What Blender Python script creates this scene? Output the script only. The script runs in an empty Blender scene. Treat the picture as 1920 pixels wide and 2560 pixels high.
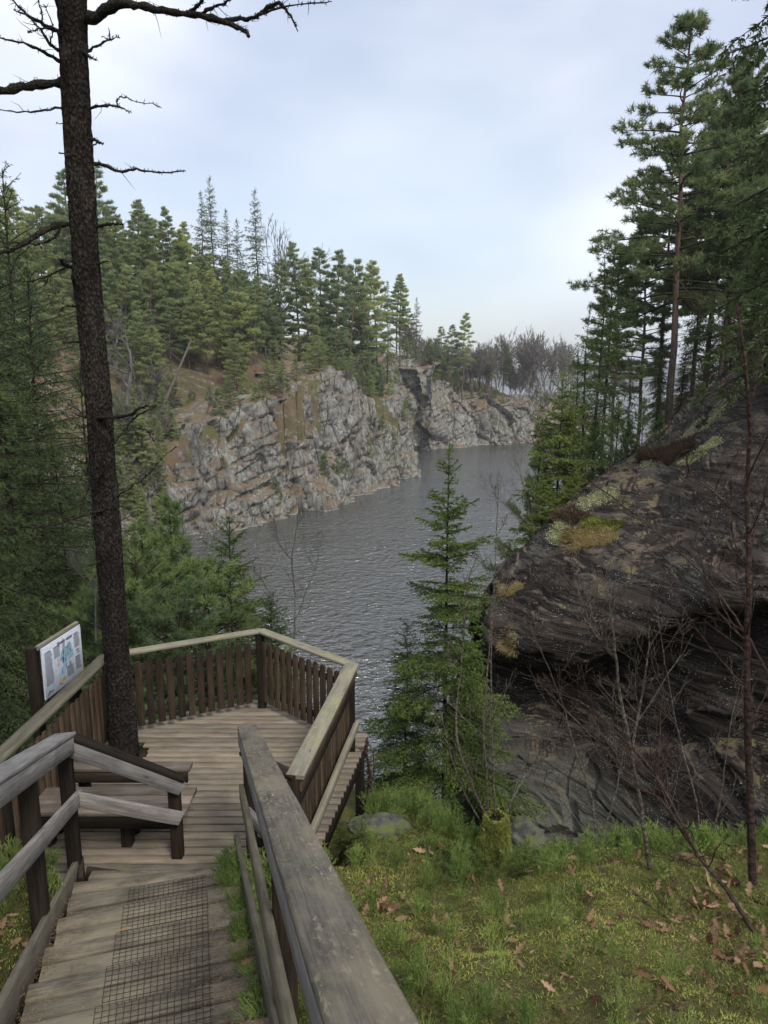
import bpy, math, random
import numpy as np
from mathutils import Vector, Matrix
R=math.radians
sc=bpy.context.scene
C=sc.collection
# ---------------------------------------------------------------- camera
FPX=1774.0; PIT=R(10.85)
cam=bpy.data.cameras.new('camera'); co=bpy.data.objects.new('camera',cam); C.objects.link(co)
cam.sensor_fit='HORIZONTAL'; cam.sensor_width=36; cam.lens=36*FPX/1920
cam.clip_start=.05; cam.clip_end=6000
co.location=(0,0,0); co.rotation_euler=(R(90)-PIT,0,0); sc.camera=co
# ---------------------------------------------------------------- sky
SUN_EL=R(48); SUN_ROT=R(150)
w=bpy.data.worlds.new('World'); sc.world=w; w.use_nodes=True
nt=w.node_tree; nt.nodes.clear(); N=nt.nodes.new; L=nt.links.new
out=N('ShaderNodeOutputWorld'); bg=N('ShaderNodeBackground'); L(bg.outputs[0],out.inputs[0]); bg.inputs[1].default_value=.1
sky=N('ShaderNodeTexSky'); sky.sky_type='NISHITA'; sky.sun_disc=False; sky.sun_elevation=SUN_EL; sky.sun_rotation=SUN_ROT; sky.air_density=1.2; sky.dust_density=1.5
tc=N('ShaderNodeTexCoord'); mp=N('ShaderNodeMapping'); mp.inputs['Scale'].default_value=(.9,.9,2.2); mp.inputs['Rotation'].default_value=(0.12,.18,.3); mp.inputs['Location'].default_value=(3.1,0.4,1.7)
L(tc.outputs['Generated'],mp.inputs[0])
n1=N('ShaderNodeTexNoise'); n1.inputs['Scale'].default_value=1.5; n1.inputs['Detail'].default_value=5; n1.inputs['Roughness'].default_value=.45; n1.inputs['Distortion'].default_value=.35
L(mp.outputs[0],n1.inputs['Vector'])
r1=N('ShaderNodeValToRGB'); e=r1.color_ramp.elements
e[0].position=.36; e[0].color=(.48,.48,.48,1); e[1].position=.58; e[1].color=(.97,.97,.97,1)
L(n1.outputs['Fac'],r1.inputs[0])
n2=N('ShaderNodeTexNoise'); n2.inputs['Scale'].default_value=3.1; n2.inputs['Detail'].default_value=4; n2.inputs['Roughness'].default_value=.4
L(mp.outputs[0],n2.inputs['Vector'])
r2=N('ShaderNodeValToRGB'); e=r2.color_ramp.elements
e[0].position=.33; e[0].color=(5.0,5.35,6.4,1); e[1].position=.68; e[1].color=(7.2,7.4,7.9,1)
L(n2.outputs['Fac'],r2.inputs[0])
mx=N('ShaderNodeMix'); mx.data_type='RGBA'
L(r1.outputs[0],mx.inputs[0])
skm=N('ShaderNodeMix'); skm.data_type='RGBA'; skm.blend_type='MULTIPLY'; skm.inputs[0].default_value=1; skm.inputs[7].default_value=(1.0,1.0,1.0,1)
L(sky.outputs[0],skm.inputs[6]); L(skm.outputs[2],mx.inputs[6]); L(r2.outputs[0],mx.inputs[7]); L(mx.outputs[2],bg.inputs[0])
sl=bpy.data.lights.new('sun','SUN'); sl.energy=1.5; sl.angle=R(14); sl.color=(1,.96,.9)
so=bpy.data.objects.new('sun',sl); C.objects.link(so); so.rotation_euler=(R(90)-SUN_EL,0,math.pi-SUN_ROT)
sc.view_settings.view_transform='Standard'; sc.view_settings.look='None'; sc.view_settings.gamma=1; sc.view_settings.exposure=.72
sc.cycles.max_bounces=5; sc.cycles.diffuse_bounces=3; sc.cycles.glossy_bounces=2
# ---------------------------------------------------------------- maths helpers
def ray(px,py):
    u=(px-960)/FPX; v=(1280-py)/FPX
    return np.array((u, math.cos(PIT)+v*math.sin(PIT), -math.sin(PIT)+v*math.cos(PIT)))
def Wd(px,py,d):
    r=ray(px,py); return r*(d/r[1])
def Wz(px,py,z):
    r=ray(px,py); return r*(z/r[2])
rng=np.random.default_rng(7); random.seed(7)
_pt=np.random.default_rng(3).random(1<<16).astype(np.float32)
def _h(ix,iy,iz):
    h=(ix.astype(np.int64)*73856093)^(iy.astype(np.int64)*19349663)^(iz.astype(np.int64)*83492791)
    h=(h^(h>>13))*1274126177
    return _pt[(h^(h>>16))&65535]
def vnoise(p):
    p=np.asarray(p,float); i=np.floor(p).astype(np.int64); f=p-i; f=f*f*f*(f*(f*6-15)+10)
    x,y,z=i[:,0],i[:,1],i[:,2]; fx,fy,fz=f[:,0],f[:,1],f[:,2]
    def lp(a,b,t): return a+(b-a)*t
    c=lambda a,b,d:_h(x+a,y+b,z+d)
    return lp(lp(lp(c(0,0,0),c(1,0,0),fx),lp(c(0,1,0),c(1,1,0),fx),fy),lp(lp(c(0,0,1),c(1,0,1),fx),lp(c(0,1,1),c(1,1,1),fx),fy),fz)*2-1
def fbm(p,o=4,g=.5):
    s=0;a=1.
    for k in range(o): s=s+a*vnoise(np.asarray(p)*(2.03**k)+k*17.3); a*=g
    return s
def worley(p,jit=.9):
    p=np.asarray(p,float); i=np.floor(p).astype(np.int64); b1=np.full(len(p),9.);b2=np.full(len(p),9.); idc=np.zeros(len(p))
    for a in(-1,0,1):
        for b in(-1,0,1):
            for c in(-1,0,1):
                x,y,z=i[:,0]+a,i[:,1]+b,i[:,2]+c
                q=np.stack([x+.5+jit*(_h(x,y,z)-.5),y+.5+jit*(_h(x+91,y,z)-.5),z+.5+jit*(_h(x,y+57,z)-.5)],1)
                d=((q-p)**2).sum(1); k=_h(x,y,z+33)
                m=d<b1; b2=np.where(m,b1,np.minimum(b2,d)); idc=np.where(m,k,idc); b1=np.where(m,d,b1)
    return idc,np.sqrt(b1),np.sqrt(b2)
def sst(a,b,x):
    t=np.clip((x-a)/(b-a),0,1); return t*t*(3-2*t)
def nrm(v): return v/np.maximum(np.linalg.norm(v,axis=-1,keepdims=True),1e-9)
def cr(P,t):
    """Catmull-Rom through P (n,k) sampled at t in [0,n-1]"""
    P=np.asarray(P,float); n=len(P); t=np.clip(t,0,n-1-1e-6); i=np.floor(t).astype(int); f=(t-i)[:,None]
    g=lambda j:P[np.clip(j,0,n-1)]
    a,b,c,d=g(i-1),g(i),g(i+1),g(i+2)
    return .5*(2*b+(c-a)*f+(2*a-5*b+4*c-d)*f*f+(3*b-a-3*c+d)*f**3)
# ---------------------------------------------------------------- mesh helpers
def tag(o,label=None,cat=None,group=None,kind=None):
    if label:o['label']=label
    if cat:o['category']=cat
    if group:o['group']=group
    if kind:o['kind']=kind
    return o
def empty(name,loc=(0,0,0),rz=0):
    o=bpy.data.objects.new(name,None); C.objects.link(o); o.location=loc; o.rotation_euler=(0,0,rz); o.empty_display_size=.1; return o
def mk(name,V,F,mat,parent=None,smooth=False,uv=None,col=None,loc=None):
    """F: list of int arrays (n,3) or (n,4)"""
    V=np.asarray(V,np.float32); me=bpy.data.meshes.new(name)
    if not isinstance(F,list): F=[F]
    F=[np.asarray(f,np.int32) for f in F if len(f)]
    me.vertices.add(len(V)); me.vertices.foreach_set('co',V.ravel())
    li=np.concatenate([f.ravel() for f in F]); tot=np.concatenate([np.full(len(f),f.shape[1],np.int32) for f in F])
    me.loops.add(len(li)); me.loops.foreach_set('vertex_index',li)
    me.polygons.add(len(tot)); st=np.concatenate([[0],np.cumsum(tot)[:-1]]).astype(np.int32)
    me.polygons.foreach_set('loop_start',st); me.polygons.foreach_set('loop_total',tot)
    if uv is not None:
        u=me.uv_layers.new(name='UVMap'); u.data.foreach_set('uv',np.asarray(uv,np.float32)[li].ravel())
    me.update(calc_edges=True)
    if col is not None:
        ca=me.color_attributes.new('tint','FLOAT_COLOR','POINT'); c4=np.ones((len(V),4),np.float32); c4[:,0]=col; c4[:,1]=col; c4[:,2]=col
        ca.data.foreach_set('color',c4.ravel())
    if smooth: me.polygons.foreach_set('use_smooth',np.ones(len(tot),bool))
    me.materials.append(mat)
    o=bpy.data.objects.new(name,me); C.objects.link(o)
    if parent: o.parent=parent
    if loc is not None:o.location=loc
    return o
class MB:
    def __init__(s): s.V=[];s.F3=[];s.F4=[];s.U=[];s.K=[];s.n=0
    def add(s,V,F,U=None,col=.5):
        V=np.asarray(V,float).reshape(-1,3); F=np.asarray(F,int)
        (s.F3 if F.shape[1]==3 else s.F4).append(F+s.n); s.V.append(V); s.U.append(np.zeros((len(V),2)) if U is None else U)
        s.K.append(np.full(len(V),col) if np.isscalar(col) else col); s.n+=len(V)
    def tube(s,P,r,sides=6,col=.5,cap=True):
        P=np.asarray(P,float); n=len(P); r=np.broadcast_to(np.asarray(r,float),(n,))
        T=nrm(np.gradient(P,axis=0)); up=np.array([0,0,1.]) if abs(T[0][2])<.9 else np.array([1.,0,0])
        A=nrm(np.cross(T,up)); B=np.cross(T,A); th=np.arange(sides)*2*math.pi/sides
        V=P[:,None]+r[:,None,None]*(np.cos(th)[None,:,None]*A[:,None]+np.sin(th)[None,:,None]*B[:,None])
        i=np.arange(n-1)[:,None]*sides; j=np.arange(sides)[None]; k=(j+1)%sides
        F=np.stack([i+j,i+k,i+sides+k,i+sides+j],-1).reshape(-1,4)
        s.add(V.reshape(-1,3),F,col=col)
        if cap and sides>3: s.add(P[-1:]+0*P[-1:],np.zeros((0,3),int))
    def board(s,a,b,w,t,wd=None,off=0.,warp=.0015,ch=.004,seg=None,col=None):
        """box a->b; width w along wd (horizontal default), thickness t; a,b are on the centre line"""
        a=np.asarray(a,float);b=np.asarray(b,float);L_=np.linalg.norm(b-a);T=(b-a)/L_
        if wd is None: wd=np.cross(T,[0,0,1.])
        wd=nrm(np.asarray(wd,float)-T*np.dot(wd,T)); nn=np.cross(wd,T); nn=nn if nn[2]>=0 else -nn
        seg=seg or max(1,int(L_/.25)); h=w/2;q=t/2;c=min(ch,q*.4)
        S=np.array([(-h+c,-q),(h-c,-q),(h,-q+c),(h,q-c),(h-c,q),(-h+c,q),(-h,q-c),(-h,-q+c)])
        ts=np.linspace(0,1,seg+1); base=a+ts[:,None]*(b-a); rr=random.random()*99
        o=warp*np.stack([fbm(np.stack([ts*L_*2+rr,0*ts+k,0*ts],1),2) for k in(0,9)],1)
        V=base[:,None]+(S[None,:,0,None]+o[:,None,0:1])*wd+(S[None,:,1,None]+o[:,None,1:2])*nn
        V=V.reshape(-1,3); i=np.arange(seg)[:,None]*8; j=np.arange(8)[None]; k=(j+1)%8
        F=np.stack([i+j,i+k,i+8+k,i+8+j],-1).reshape(-1,4)
        pv=np.array([0,w,w+.01,w+t,w+t+.01,2*w+t,2*w+t+.01,2*w+2*t])
        U=np.stack([np.repeat(ts*L_+rr,8),np.tile(pv+rr*.37,seg+1)],1)
        cc=random.random() if col is None else col
        s.add(V,F,U,cc)
        E=np.array([[0,1,4,5],[1,2,3,4],[0,5,6,7]]);E2=E[:,::-1]
        # end caps as separate verts with end-grain uv
        for vv,ee in((V[:8],E2),(V[-8:],E)):
            s.add(vv,ee,S*1.0+rr,cc)
    def build(s,name,mat,parent=None,smooth=False,loc=None):
        return mk(name,np.concatenate(s.V),[np.concatenate(f) for f in(s.F3,s.F4) if f],mat,parent,smooth,np.concatenate(s.U),np.concatenate(s.K),loc)
# ---------------------------------------------------------------- materials
class NT:
    def __init__(s,name,rough=.8,spec=.2):
        m=bpy.data.materials.new(name); m.use_nodes=True; s.m=m; s.t=m.node_tree; s.b=s.t.nodes['Principled BSDF']
        s.b.inputs['Roughness'].default_value=rough; s.b.inputs['Specular IOR Level'].default_value=spec
        s.co=s.n('ShaderNodeTexCoord')
    def n(s,t,**k):
        x=s.t.nodes.new(t)
        for a,b in k.items(): setattr(x,a,b)
        return x
    def l(s,a,b): s.t.links.new(a,b)
    def vec(s,src='Object',scale=(1,1,1),rot=(0,0,0)):
        m=s.n('ShaderNodeMapping'); m.inputs['Scale'].default_value=scale; m.inputs['Rotation'].default_value=rot
        if src=='Pos': g=s.n('ShaderNodeNewGeometry'); s.l(g.outputs['Position'],m.inputs[0])
        else: s.l(s.co.outputs[src],m.inputs[0])
        return m.outputs[0]
    def noise(s,v,sc=1,det=4,ro=.55,dist=0):
        x=s.n('ShaderNodeTexNoise'); s.l(v,x.inputs['Vector'])
        for k,b in(('Scale',sc),('Detail',det),('Roughness',ro),('Distortion',dist)): x.inputs[k].default_value=b
        return x.outputs['Fac']
    def vor(s,v,sc=1,feat='F1',out='Distance'):
        x=s.n('ShaderNodeTexVoronoi',feature=feat); s.l(v,x.inputs['Vector']); x.inputs['Scale'].default_value=sc; return x.outputs[out]
    def ramp(s,f,st):
        x=s.n('ShaderNodeValToRGB'); e=x.color_ramp.elements
        while len(e)<len(st): e.new(.5)
        for i,(p,c) in enumerate(st):
            e[i].position=p; e[i].color=(c,c,c,1) if np.isscalar(c) else (*c,1)
        s.l(f,x.inputs[0]); return x.outputs[0]
    def mix(s,f,a,b,bt='MIX'):
        x=s.n('ShaderNodeMix',data_type='RGBA',blend_type=bt)
        for i,v in((0,f),(6,a),(7,b)):
            if isinstance(v,(int,float)): x.inputs[i].default_value=v
            elif isinstance(v,tuple): x.inputs[i].default_value=(*v,1)
            else: s.l(v,x.inputs[i])
        return x.outputs[2]
    def math(s,op,a,b=0.):
        x=s.n('ShaderNodeMath',operation=op)
        for i,v in((0,a),(1,b)):
            if isinstance(v,(int,float)): x.inputs[i].default_value=v
            else: s.l(v,x.inputs[i])
        return x.outputs[0]
    def tint(s): return s.n('ShaderNodeAttribute',attribute_name='tint').outputs['Fac']
    def up(s):
        g=s.n('ShaderNodeNewGeometry'); x=s.n('ShaderNodeSeparateXYZ'); s.l(g.outputs['Normal'],x.inputs[0]); return x.outputs[2]
    def out(s,col,bump=None,dist=.01,st=1.,rough=None):
        if isinstance(col,tuple): s.b.inputs['Base Color'].default_value=(*col,1)
        else: s.l(col,s.b.inputs['Base Color'])
        if bump is not None:
            b=s.n('ShaderNodeBump'); b.inputs['Distance'].default_value=dist; b.inputs['Strength'].default_value=st; s.l(bump,b.inputs['Height']); s.l(b.outputs[0],s.b.inputs['Normal'])
        if rough is not None: s.l(rough,s.b.inputs['Roughness'])
        return s.m
def wood(name,dark,light,moss=0.,streak=.4,gc=.30,mosscol=(.22,.24,.07),speck=0.,rough=.75,blot=.5):
    t=NT(name,rough,.06)
    v=t.vec('UV',(3.0,110,1)); g=t.noise(v,1,6,.65,.6)
    v2=t.vec('UV',(.8,14,1)); g2=t.noise(v2,1,4,.6,1.0)
    v3=t.vec('UV',(3.5,8,1)); bl=t.noise(v3,1,5,.6)
    c=t.mix(t.ramp(g,[(.5-gc*.67,.5-gc*1.67 if gc<.3 else 0),(.5+gc*.6,.5+gc*1.67 if gc<.3 else 1)]),dark,light)
    mid=tuple(d*.55 for d in dark)
    c=t.mix(t.ramp(g2,[(.52,0),(.66,streak)]),c,mid)
    c=t.mix(t.ramp(bl,[(.42,0),(.7,blot)]),c,tuple(x*.5 for x in dark))
    # per-board tone
    tv=t.ramp(t.tint(),[(0,(.70,.70,.70)),(.5,(1,.98,.95)),(1,(1.28,1.21,1.12))])
    c=t.mix(1.,c,tv,'MULTIPLY')
    # knots
    kv=t.vor(t.vec('UV',(2.0,7,1)),1.0); c=t.mix(t.ramp(kv,[(.03,.7),(.07,0)]),c,(.025,.017,.012))
    if speck:
        sp=t.noise(t.vec('UV',(22,50,1)),1,4,.7); sp2=t.noise(t.vec('UV',(2.5,6,1)),1,3,.6)
        m=t.math('MULTIPLY',t.ramp(sp,[(.53,0),(.62,1)]),t.ramp(sp2,[(.42,0),(.62,speck)]))
        c=t.mix(m,c,(.34,.29,.20))
        wz=t.noise(t.vec('UV',(1.3,3.5,1)),1,5,.65); c=t.mix(t.ramp(wz,[(.46,0),(.60,.6)]),c,(.25,.215,.15))
    if moss:
        mv=t.noise(t.vec('Pos',(5,5,5)),1,6,.7); mv2=t.noise(t.vec('Pos',(55,55,55)),1,3,.6)
        m=t.math('MULTIPLY',t.ramp(mv,[(.5-.12*moss,0),(.62,1)]),t.ramp(mv2,[(.38,0),(.55,moss)]))
        m=t.math('MULTIPLY',m,t.ramp(t.up(),[(.3,.1),(.7,1)]))
        c=t.mix(m,c,mosscol)
    bm=t.math('ADD',g,t.math('MULTIPLY',g2,.6))
    return t.out(c,bm,.004,.7)
M={}
M['deck']=wood('deck_wood',(.14,.115,.092),(.34,.29,.235),moss=.4,mosscol=(.2,.21,.09),blot=.45,streak=.12,gc=.2)
M['tread']=wood('tread_wood',(.105,.093,.072),(.265,.232,.18),speck=.35,blot=.9,streak=.12,gc=.22,moss=.2,mosscol=(.09,.10,.05))
M['dark']=wood('dark_stained_wood',(.016,.013,.011),(.05,.04,.032),blot=.5)
M['picket']=wood('picket_wood',(.05,.037,.027),(.145,.105,.072),blot=.7,moss=.15)
M['picketd']=wood('dark_picket_wood',(.026,.02,.015),(.075,.057,.042),blot=.6,moss=.1)
M['grey']=wood('weathered_grey_wood',(.13,.125,.12),(.33,.32,.31),blot=.5)
M['cap']=wood('handrail_wood',(.08,.073,.064),(.18,.165,.145),speck=1.,streak=.2,moss=.3,mosscol=(.19,.20,.10),blot=.6)
M['mosscap']=wood('lichened_rail_wood',(.16,.15,.125),(.33,.31,.25),moss=.7,mosscol=(.32,.32,.14),blot=.4)
M['string']=wood('stringer_wood',(.085,.078,.062),(.185,.17,.135),moss=.3,mosscol=(.1,.12,.03))
M['bench']=wood('bench_wood',(.15,.12,.095),(.31,.26,.21),blot=.6)
def mat_bark(name,a,b,c2,sc=(9,9,3),lich=.45):
    t=NT(name,.95,.03); v=t.vec('Object',sc)
    vo=t.vor(v,3.2); n=t.noise(v,4,6,.7,.4); f=t.noise(t.vec('Object',(1,1,1)),28,4,.7)
    c=t.mix(t.ramp(n,[(.35,0),(.7,1)]),a,b); c=t.mix(t.ramp(vo,[(.25,0),(.6,.8)]),c,c2)
    c=t.mix(t.ramp(f,[(.60,0),(.70,lich)]),c,(.17,.17,.14))
    lg=t.noise(t.vec('Object',(1.5,1.5,.6)),2.2,4,.65); c=t.mix(t.ramp(lg,[(.40,.55),(.55,0)]),c,tuple(x*.45 for x in a)); c=t.mix(t.ramp(lg,[(.58,0),(.70,.35)]),c,tuple(x*1.5 for x in b))
    h=t.math('SUBTRACT',n,t.math('MULTIPLY',vo,.8))
    return t.out(c,h,.03,1.)
M['bark']=mat_bark('spruce_bark',(.045,.037,.033),(.115,.097,.085),(.018,.015,.013),(14,14,8))
M['bark_far']=mat_bark('grey_bark',(.07,.055,.045),(.15,.12,.1),(.03,.025,.02),(3,3,1),.5)
def mat_pinebark():
    t=NT('pine_bark',.9,.1); x=t.n('ShaderNodeSeparateXYZ'); t.l(t.co.outputs['Object'],x.inputs[0])
    n=t.noise(t.vec('Object',(6,6,2)),3,5,.7); c=t.mix(t.ramp(n,[(.35,0),(.65,1)]),(.07,.055,.047),(.17,.14,.12))
    o=t.mix(t.ramp(n,[(.35,0),(.65,1)]),(.12,.08,.058),(.20,.135,.10))
    h=t.math('ADD',t.math('DIVIDE',x.outputs[2],14.),t.math('MULTIPLY',t.math('SUBTRACT',n,.5),.5))
    c=t.mix(t.ramp(h,[(.22,0),(.48,1)]),c,o); return t.out(c,n,.03,.8)
M['pinebark']=mat_pinebark()
M['deadwood']=mat_bark('dead_branch_bark',(.05,.045,.035),(.12,.11,.09),(.02,.018,.014),(20,20,20),.6)
M['greywood']=mat_bark('bleached_branch',(.2,.19,.17),(.34,.33,.30),(.1,.1,.09),(20,20,20),.3)
M['twig']=mat_bark('hazel_stem',(.15,.13,.10),(.27,.24,.195),(.10,.08,.065),(9,9,9),.15)
M['darktwig']=mat_bark('dark_stem',(.085,.055,.047),(.17,.12,.10),(.06,.04,.035),(9,9,9),.1)
M['fartwig']=mat_bark('bare_tree_bark',(.30,.265,.23),(.46,.42,.37),(.08,.07,.06),(3,3,1),.3)
M['birch']=mat_bark('birch_bark',(.28,.27,.24),(.45,.44,.41),(.12,.11,.1),(3,3,1),.3)
def mat_leafy(name,a,b,sc=1.2,tr=.25,objr=.25):
    t=NT(name,.7,.08); n=t.noise(t.vec('Object'),sc,3,.6)
    c=t.mix(t.ramp(n,[(.32,0),(.68,1)]),a,b)
    tv=t.ramp(t.tint(),[(0,(.62,.66,.6)),(1,(1.38,1.32,1.2))]); c=t.mix(1.,c,tv,'MULTIPLY')
    oi=t.n('ShaderNodeObjectInfo'); rv=t.ramp(oi.outputs['Random'],[(0,(1-objr,1-objr*.8,1-objr*.2)),(1,(1+objr,1+objr*.8,1.1))]); c=t.mix(1.,c,rv,'MULTIPLY')
    t.out(c)
    tb=t.n('ShaderNodeBsdfTranslucent'); t.l(c,tb.inputs[0]); ms=t.n('ShaderNodeMixShader'); ms.inputs[0].default_value=tr
    o=t.t.nodes['Material Output']; t.l(t.b.outputs[0],ms.inputs[1]); t.l(tb.outputs[0],ms.inputs[2]); t.l(ms.outputs[0],o.inputs[0])
    return t.m
M['spruce']=mat_leafy('spruce_needles',(.065,.11,.035),(.135,.18,.06),1.5)
M['darkspruce']=mat_leafy('dark_spruce_needles',(.06,.088,.040),(.12,.15,.066),.8)  # darker, duller needle green than the main spruce
M['pine']=mat_leafy('pine_needles',(.16,.215,.10),(.28,.33,.15),1.0,.4)
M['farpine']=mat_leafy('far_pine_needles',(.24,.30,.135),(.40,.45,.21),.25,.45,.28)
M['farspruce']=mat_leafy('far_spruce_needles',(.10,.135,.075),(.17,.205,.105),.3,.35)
M['brightspruce']=mat_leafy('bright_spruce_needles',(.15,.20,.05),(.26,.31,.09),1.2)
M['youngpine']=mat_leafy('young_pine_needles',(.11,.165,.062),(.18,.24,.10),1.2)
M['bilberry']=mat_leafy('bilberry_stems',(.10,.165,.042),(.25,.32,.095),.9,.2,0)
M['mossfuzz']=mat_leafy('moss_fronds',(.10,.12,.028),(.42,.44,.13),.9,.3,0)
M['drygrass']=mat_leafy('dry_grass_blades',(.30,.23,.11),(.44,.36,.18),3.,.3,0)
M['heather']=mat_leafy('heather_twigs',(.09,.06,.045),(.16,.11,.07),2,.1,.1)
def mat_leaf():
    t=NT('dry_oak_leaf',.7,.2); n=t.noise(t.vec('Object'),25,4,.6); oi=t.n('ShaderNodeObjectInfo')
    c=t.mix(t.ramp(n,[(.3,0),(.7,1)]),(.17,.105,.06),(.40,.285,.175))
    rv=t.ramp(oi.outputs['Random'],[(0,(.45,.36,.3)),(.5,(.85,.78,.7)),(1,(1.3,1.25,1.2))]); return t.out(t.mix(1.,c,rv,'MULTIPLY'),n,.002)
M['leaf']=mat_leaf()
def mat_ground():
    t=NT('forest_floor',.95,.1); v=t.vec('Pos')
    n=t.noise(v,1.3,5,.6); n2=t.noise(v,9,5,.7); n3=t.noise(v,45,4,.7)
    c=t.mix(t.ramp(n,[(.38,0),(.62,1)]),(.10,.115,.03),(.23,.24,.065))
    c=t.mix(t.ramp(n2,[(.45,0),(.62,.8)]),c,(.17,.125,.075))
    c=t.mix(t.ramp(n3,[(.35,.6),(.6,0)]),c,(.025,.026,.012))
    b=t.math('ADD',t.math('MULTIPLY',n2,2.),n3); return t.out(c,b,.04)
M['ground']=mat_ground()
def mat_hill():
    t=NT('hill_ground',.95,.1); v=t.vec('Pos')
    n=t.noise(v,.12,5,.65); n2=t.noise(v,.9,6,.7); n3=t.noise(v,.35,4,.6)
    c=t.mix(t.ramp(n,[(.4,0),(.6,1)]),(.19,.125,.085),(.12,.10,.055))
    c=t.mix(t.ramp(n3,[(.5,0),(.58,.8)]),c,(.13,.135,.05))
    c=t.mix(t.ramp(n2,[(.55,0),(.66,.8)]),c,(.30,.30,.28)); c=t.mix(t.ramp(n2,[(.3,.7),(.45,0)]),c,(.045,.035,.028))
    return t.out(c,n2,.5)
M['hill']=mat_hill()
def mat_cliff():
    t=NT('cliff_rock',.9,.2); v=t.vec('Pos'); vs=t.vec('Pos',(1,1,.38),(0,.25,.3))
    n=t.noise(v,.35,6,.65); n2=t.noise(vs,2.2,7,.75,.3); n3=t.noise(v,.12,4,.6); ck=t.vor(vs,.42,'DISTANCE_TO_EDGE'); ck2=t.vor(vs,1.3,'DISTANCE_TO_EDGE')
    c=t.mix(t.ramp(n2,[(.34,0),(.66,1)]),(.13,.125,.11),(.50,.495,.44))
    c=t.mix(t.ramp(n,[(.50,0),(.64,.55)]),c,(.16,.125,.12))
    c=t.mix(t.ramp(n3,[(.52,0),(.6,.3)]),c,(.30,.31,.2)); c=t.mix(t.ramp(t.noise(t.vec('Pos',(1,1,.3)),.22,4,.6),[(.54,0),(.66,.6)]),c,(.10,.09,.08))
    c=t.mix(t.ramp(ck,[(.0,.9),(.035,0)]),c,(.035,.03,.028)); c=t.mix(t.ramp(ck2,[(.0,.6),(.04,0)]),c,(.06,.055,.05))
    up=t.math('MULTIPLY',t.ramp(t.up(),[(.45,0),(.7,1)]),t.ramp(t.noise(v,.5,4,.6),[(.38,0),(.5,.9)])); c=t.mix(up,c,(.24,.17,.10))
    w=t.n('ShaderNodeSeparateXYZ'); t.l(v,w.inputs[0]); c=t.mix(t.ramp(t.math('ADD',w.outputs[2],17.5),[(.45,0),(.62,1)]),(.5,.49,.45),c)
    h=t.math('ADD',t.math('MULTIPLY',n2,1.2),t.math('MINIMUM',t.math('MULTIPLY',ck,4.),.6)); return t.out(c,h,.5,.9)
M['cliff']=mat_cliff()
def mat_rock():
    t=NT('dark_banded_rock',.85,.10)
    vs=t.vec('Pos',(.28,.28,3.6),(.0,.28,.0)); v=t.vec('Pos')
    st=t.noise(vs,2.4,9,.72,.7); n=t.noise(v,.9,5,.6); sp=t.noise(v,38,3,.6); sp2=t.noise(v,2.2,4,.65); st2=t.noise(vs,9,5,.7,.6)
    c=t.mix(t.ramp(st,[(.35,0),(.7,1)]),(.014,.011,.009),(.085,.068,.056))
    c=t.mix(t.ramp(n,[(.52,0),(.66,.5)]),c,(.105,.10,.09))
    c=t.mix(t.ramp(st,[(.45,0),(.47,1),(.485,1),(.51,0)]),c,(.006,.005,.005))
    lm=t.math('MULTIPLY',t.ramp(sp,[(.60,0),(.66,1)]),t.ramp(sp2,[(.46,0),(.62,.9)])); c=t.mix(lm,c,(.36,.37,.32))
    x=t.n('ShaderNodeSeparateXYZ'); t.l(v,x.inputs[0])
    # lichen-grey low rock shelf and mossy, lichened crest (colour of the stone itself)
    lo=t.ramp(t.math('MULTIPLY',x.outputs[2],-.1),[(.545,0),(.61,.75)]); c=t.mix(lo,c,t.mix(t.ramp(st2,[(.3,0),(.7,1)]),(.085,.085,.07),(.25,.245,.205)))
    up=t.ramp(t.up(),[(.82,0),(.97,1)]); mn=t.noise(v,2.6,9,.78)
    c=t.mix(t.math('MULTIPLY',up,t.ramp(mn,[(.50,0),(.54,.85)])),c,t.mix(t.ramp(sp2,[(.50,0),(.62,1)]),(.16,.12,.085),(.17,.16,.06)))
    h=t.math('ADD',st,t.math('MULTIPLY',st2,.35)); return t.out(c,h,.06,1.)
M['rock']=mat_rock()
def mat_boulder():
    t=NT('boulder_stone',.9,.2); v=t.vec('Object'); n=t.noise(v,7,6,.7); c=t.mix(t.ramp(n,[(.35,0),(.65,1)]),(.05,.05,.042),(.15,.15,.13))
    c=t.mix(t.math('MULTIPLY',t.ramp(t.up(),[(.4,0),(.8,1)]),t.ramp(t.noise(v,4,4,.6),[(.45,0),(.6,.9)])),c,(.12,.14,.04)); return t.out(c,n,.03)
M['boulder']=mat_boulder()
def mat_water():
    t=NT('lake_water',.06,.5); t.b.inputs['IOR'].default_value=3.1
    v=t.vec('Pos',(1,1.45,1),(0,0,.35)); v2=t.vec('Pos',(1,1.3,1),(0,0,-.5)); t.b.inputs['Roughness'].default_value=.13
    a=t.noise(v,2.3,3,.55,.5); b=t.noise(v2,1.1,2,.5,.4); c=t.noise(v,.09,3,.5)
    h=t.math('ADD',t.math('MULTIPLY',a,.55),t.math('MULTIPLY',b,.8)); h=t.math('MULTIPLY',h,t.ramp(c,[(.3,.55),(.7,1.)]))
    return t.out((.030,.030,.017),h,.60,1.)
M['water']=mat_water()
def plain(name,c,rough=.6,spec=.3):
    t=NT(name,rough,spec); n=t.noise(t.vec('Object'),30,3,.6); return t.out(t.mix(t.ramp(n,[(.3,0),(.7,1)]),tuple(x*.88 for x in c),tuple(min(1,x*1.08) for x in c)))
M['wire']=plain('rusty_wire',(.045,.035,.03),.7)
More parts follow.
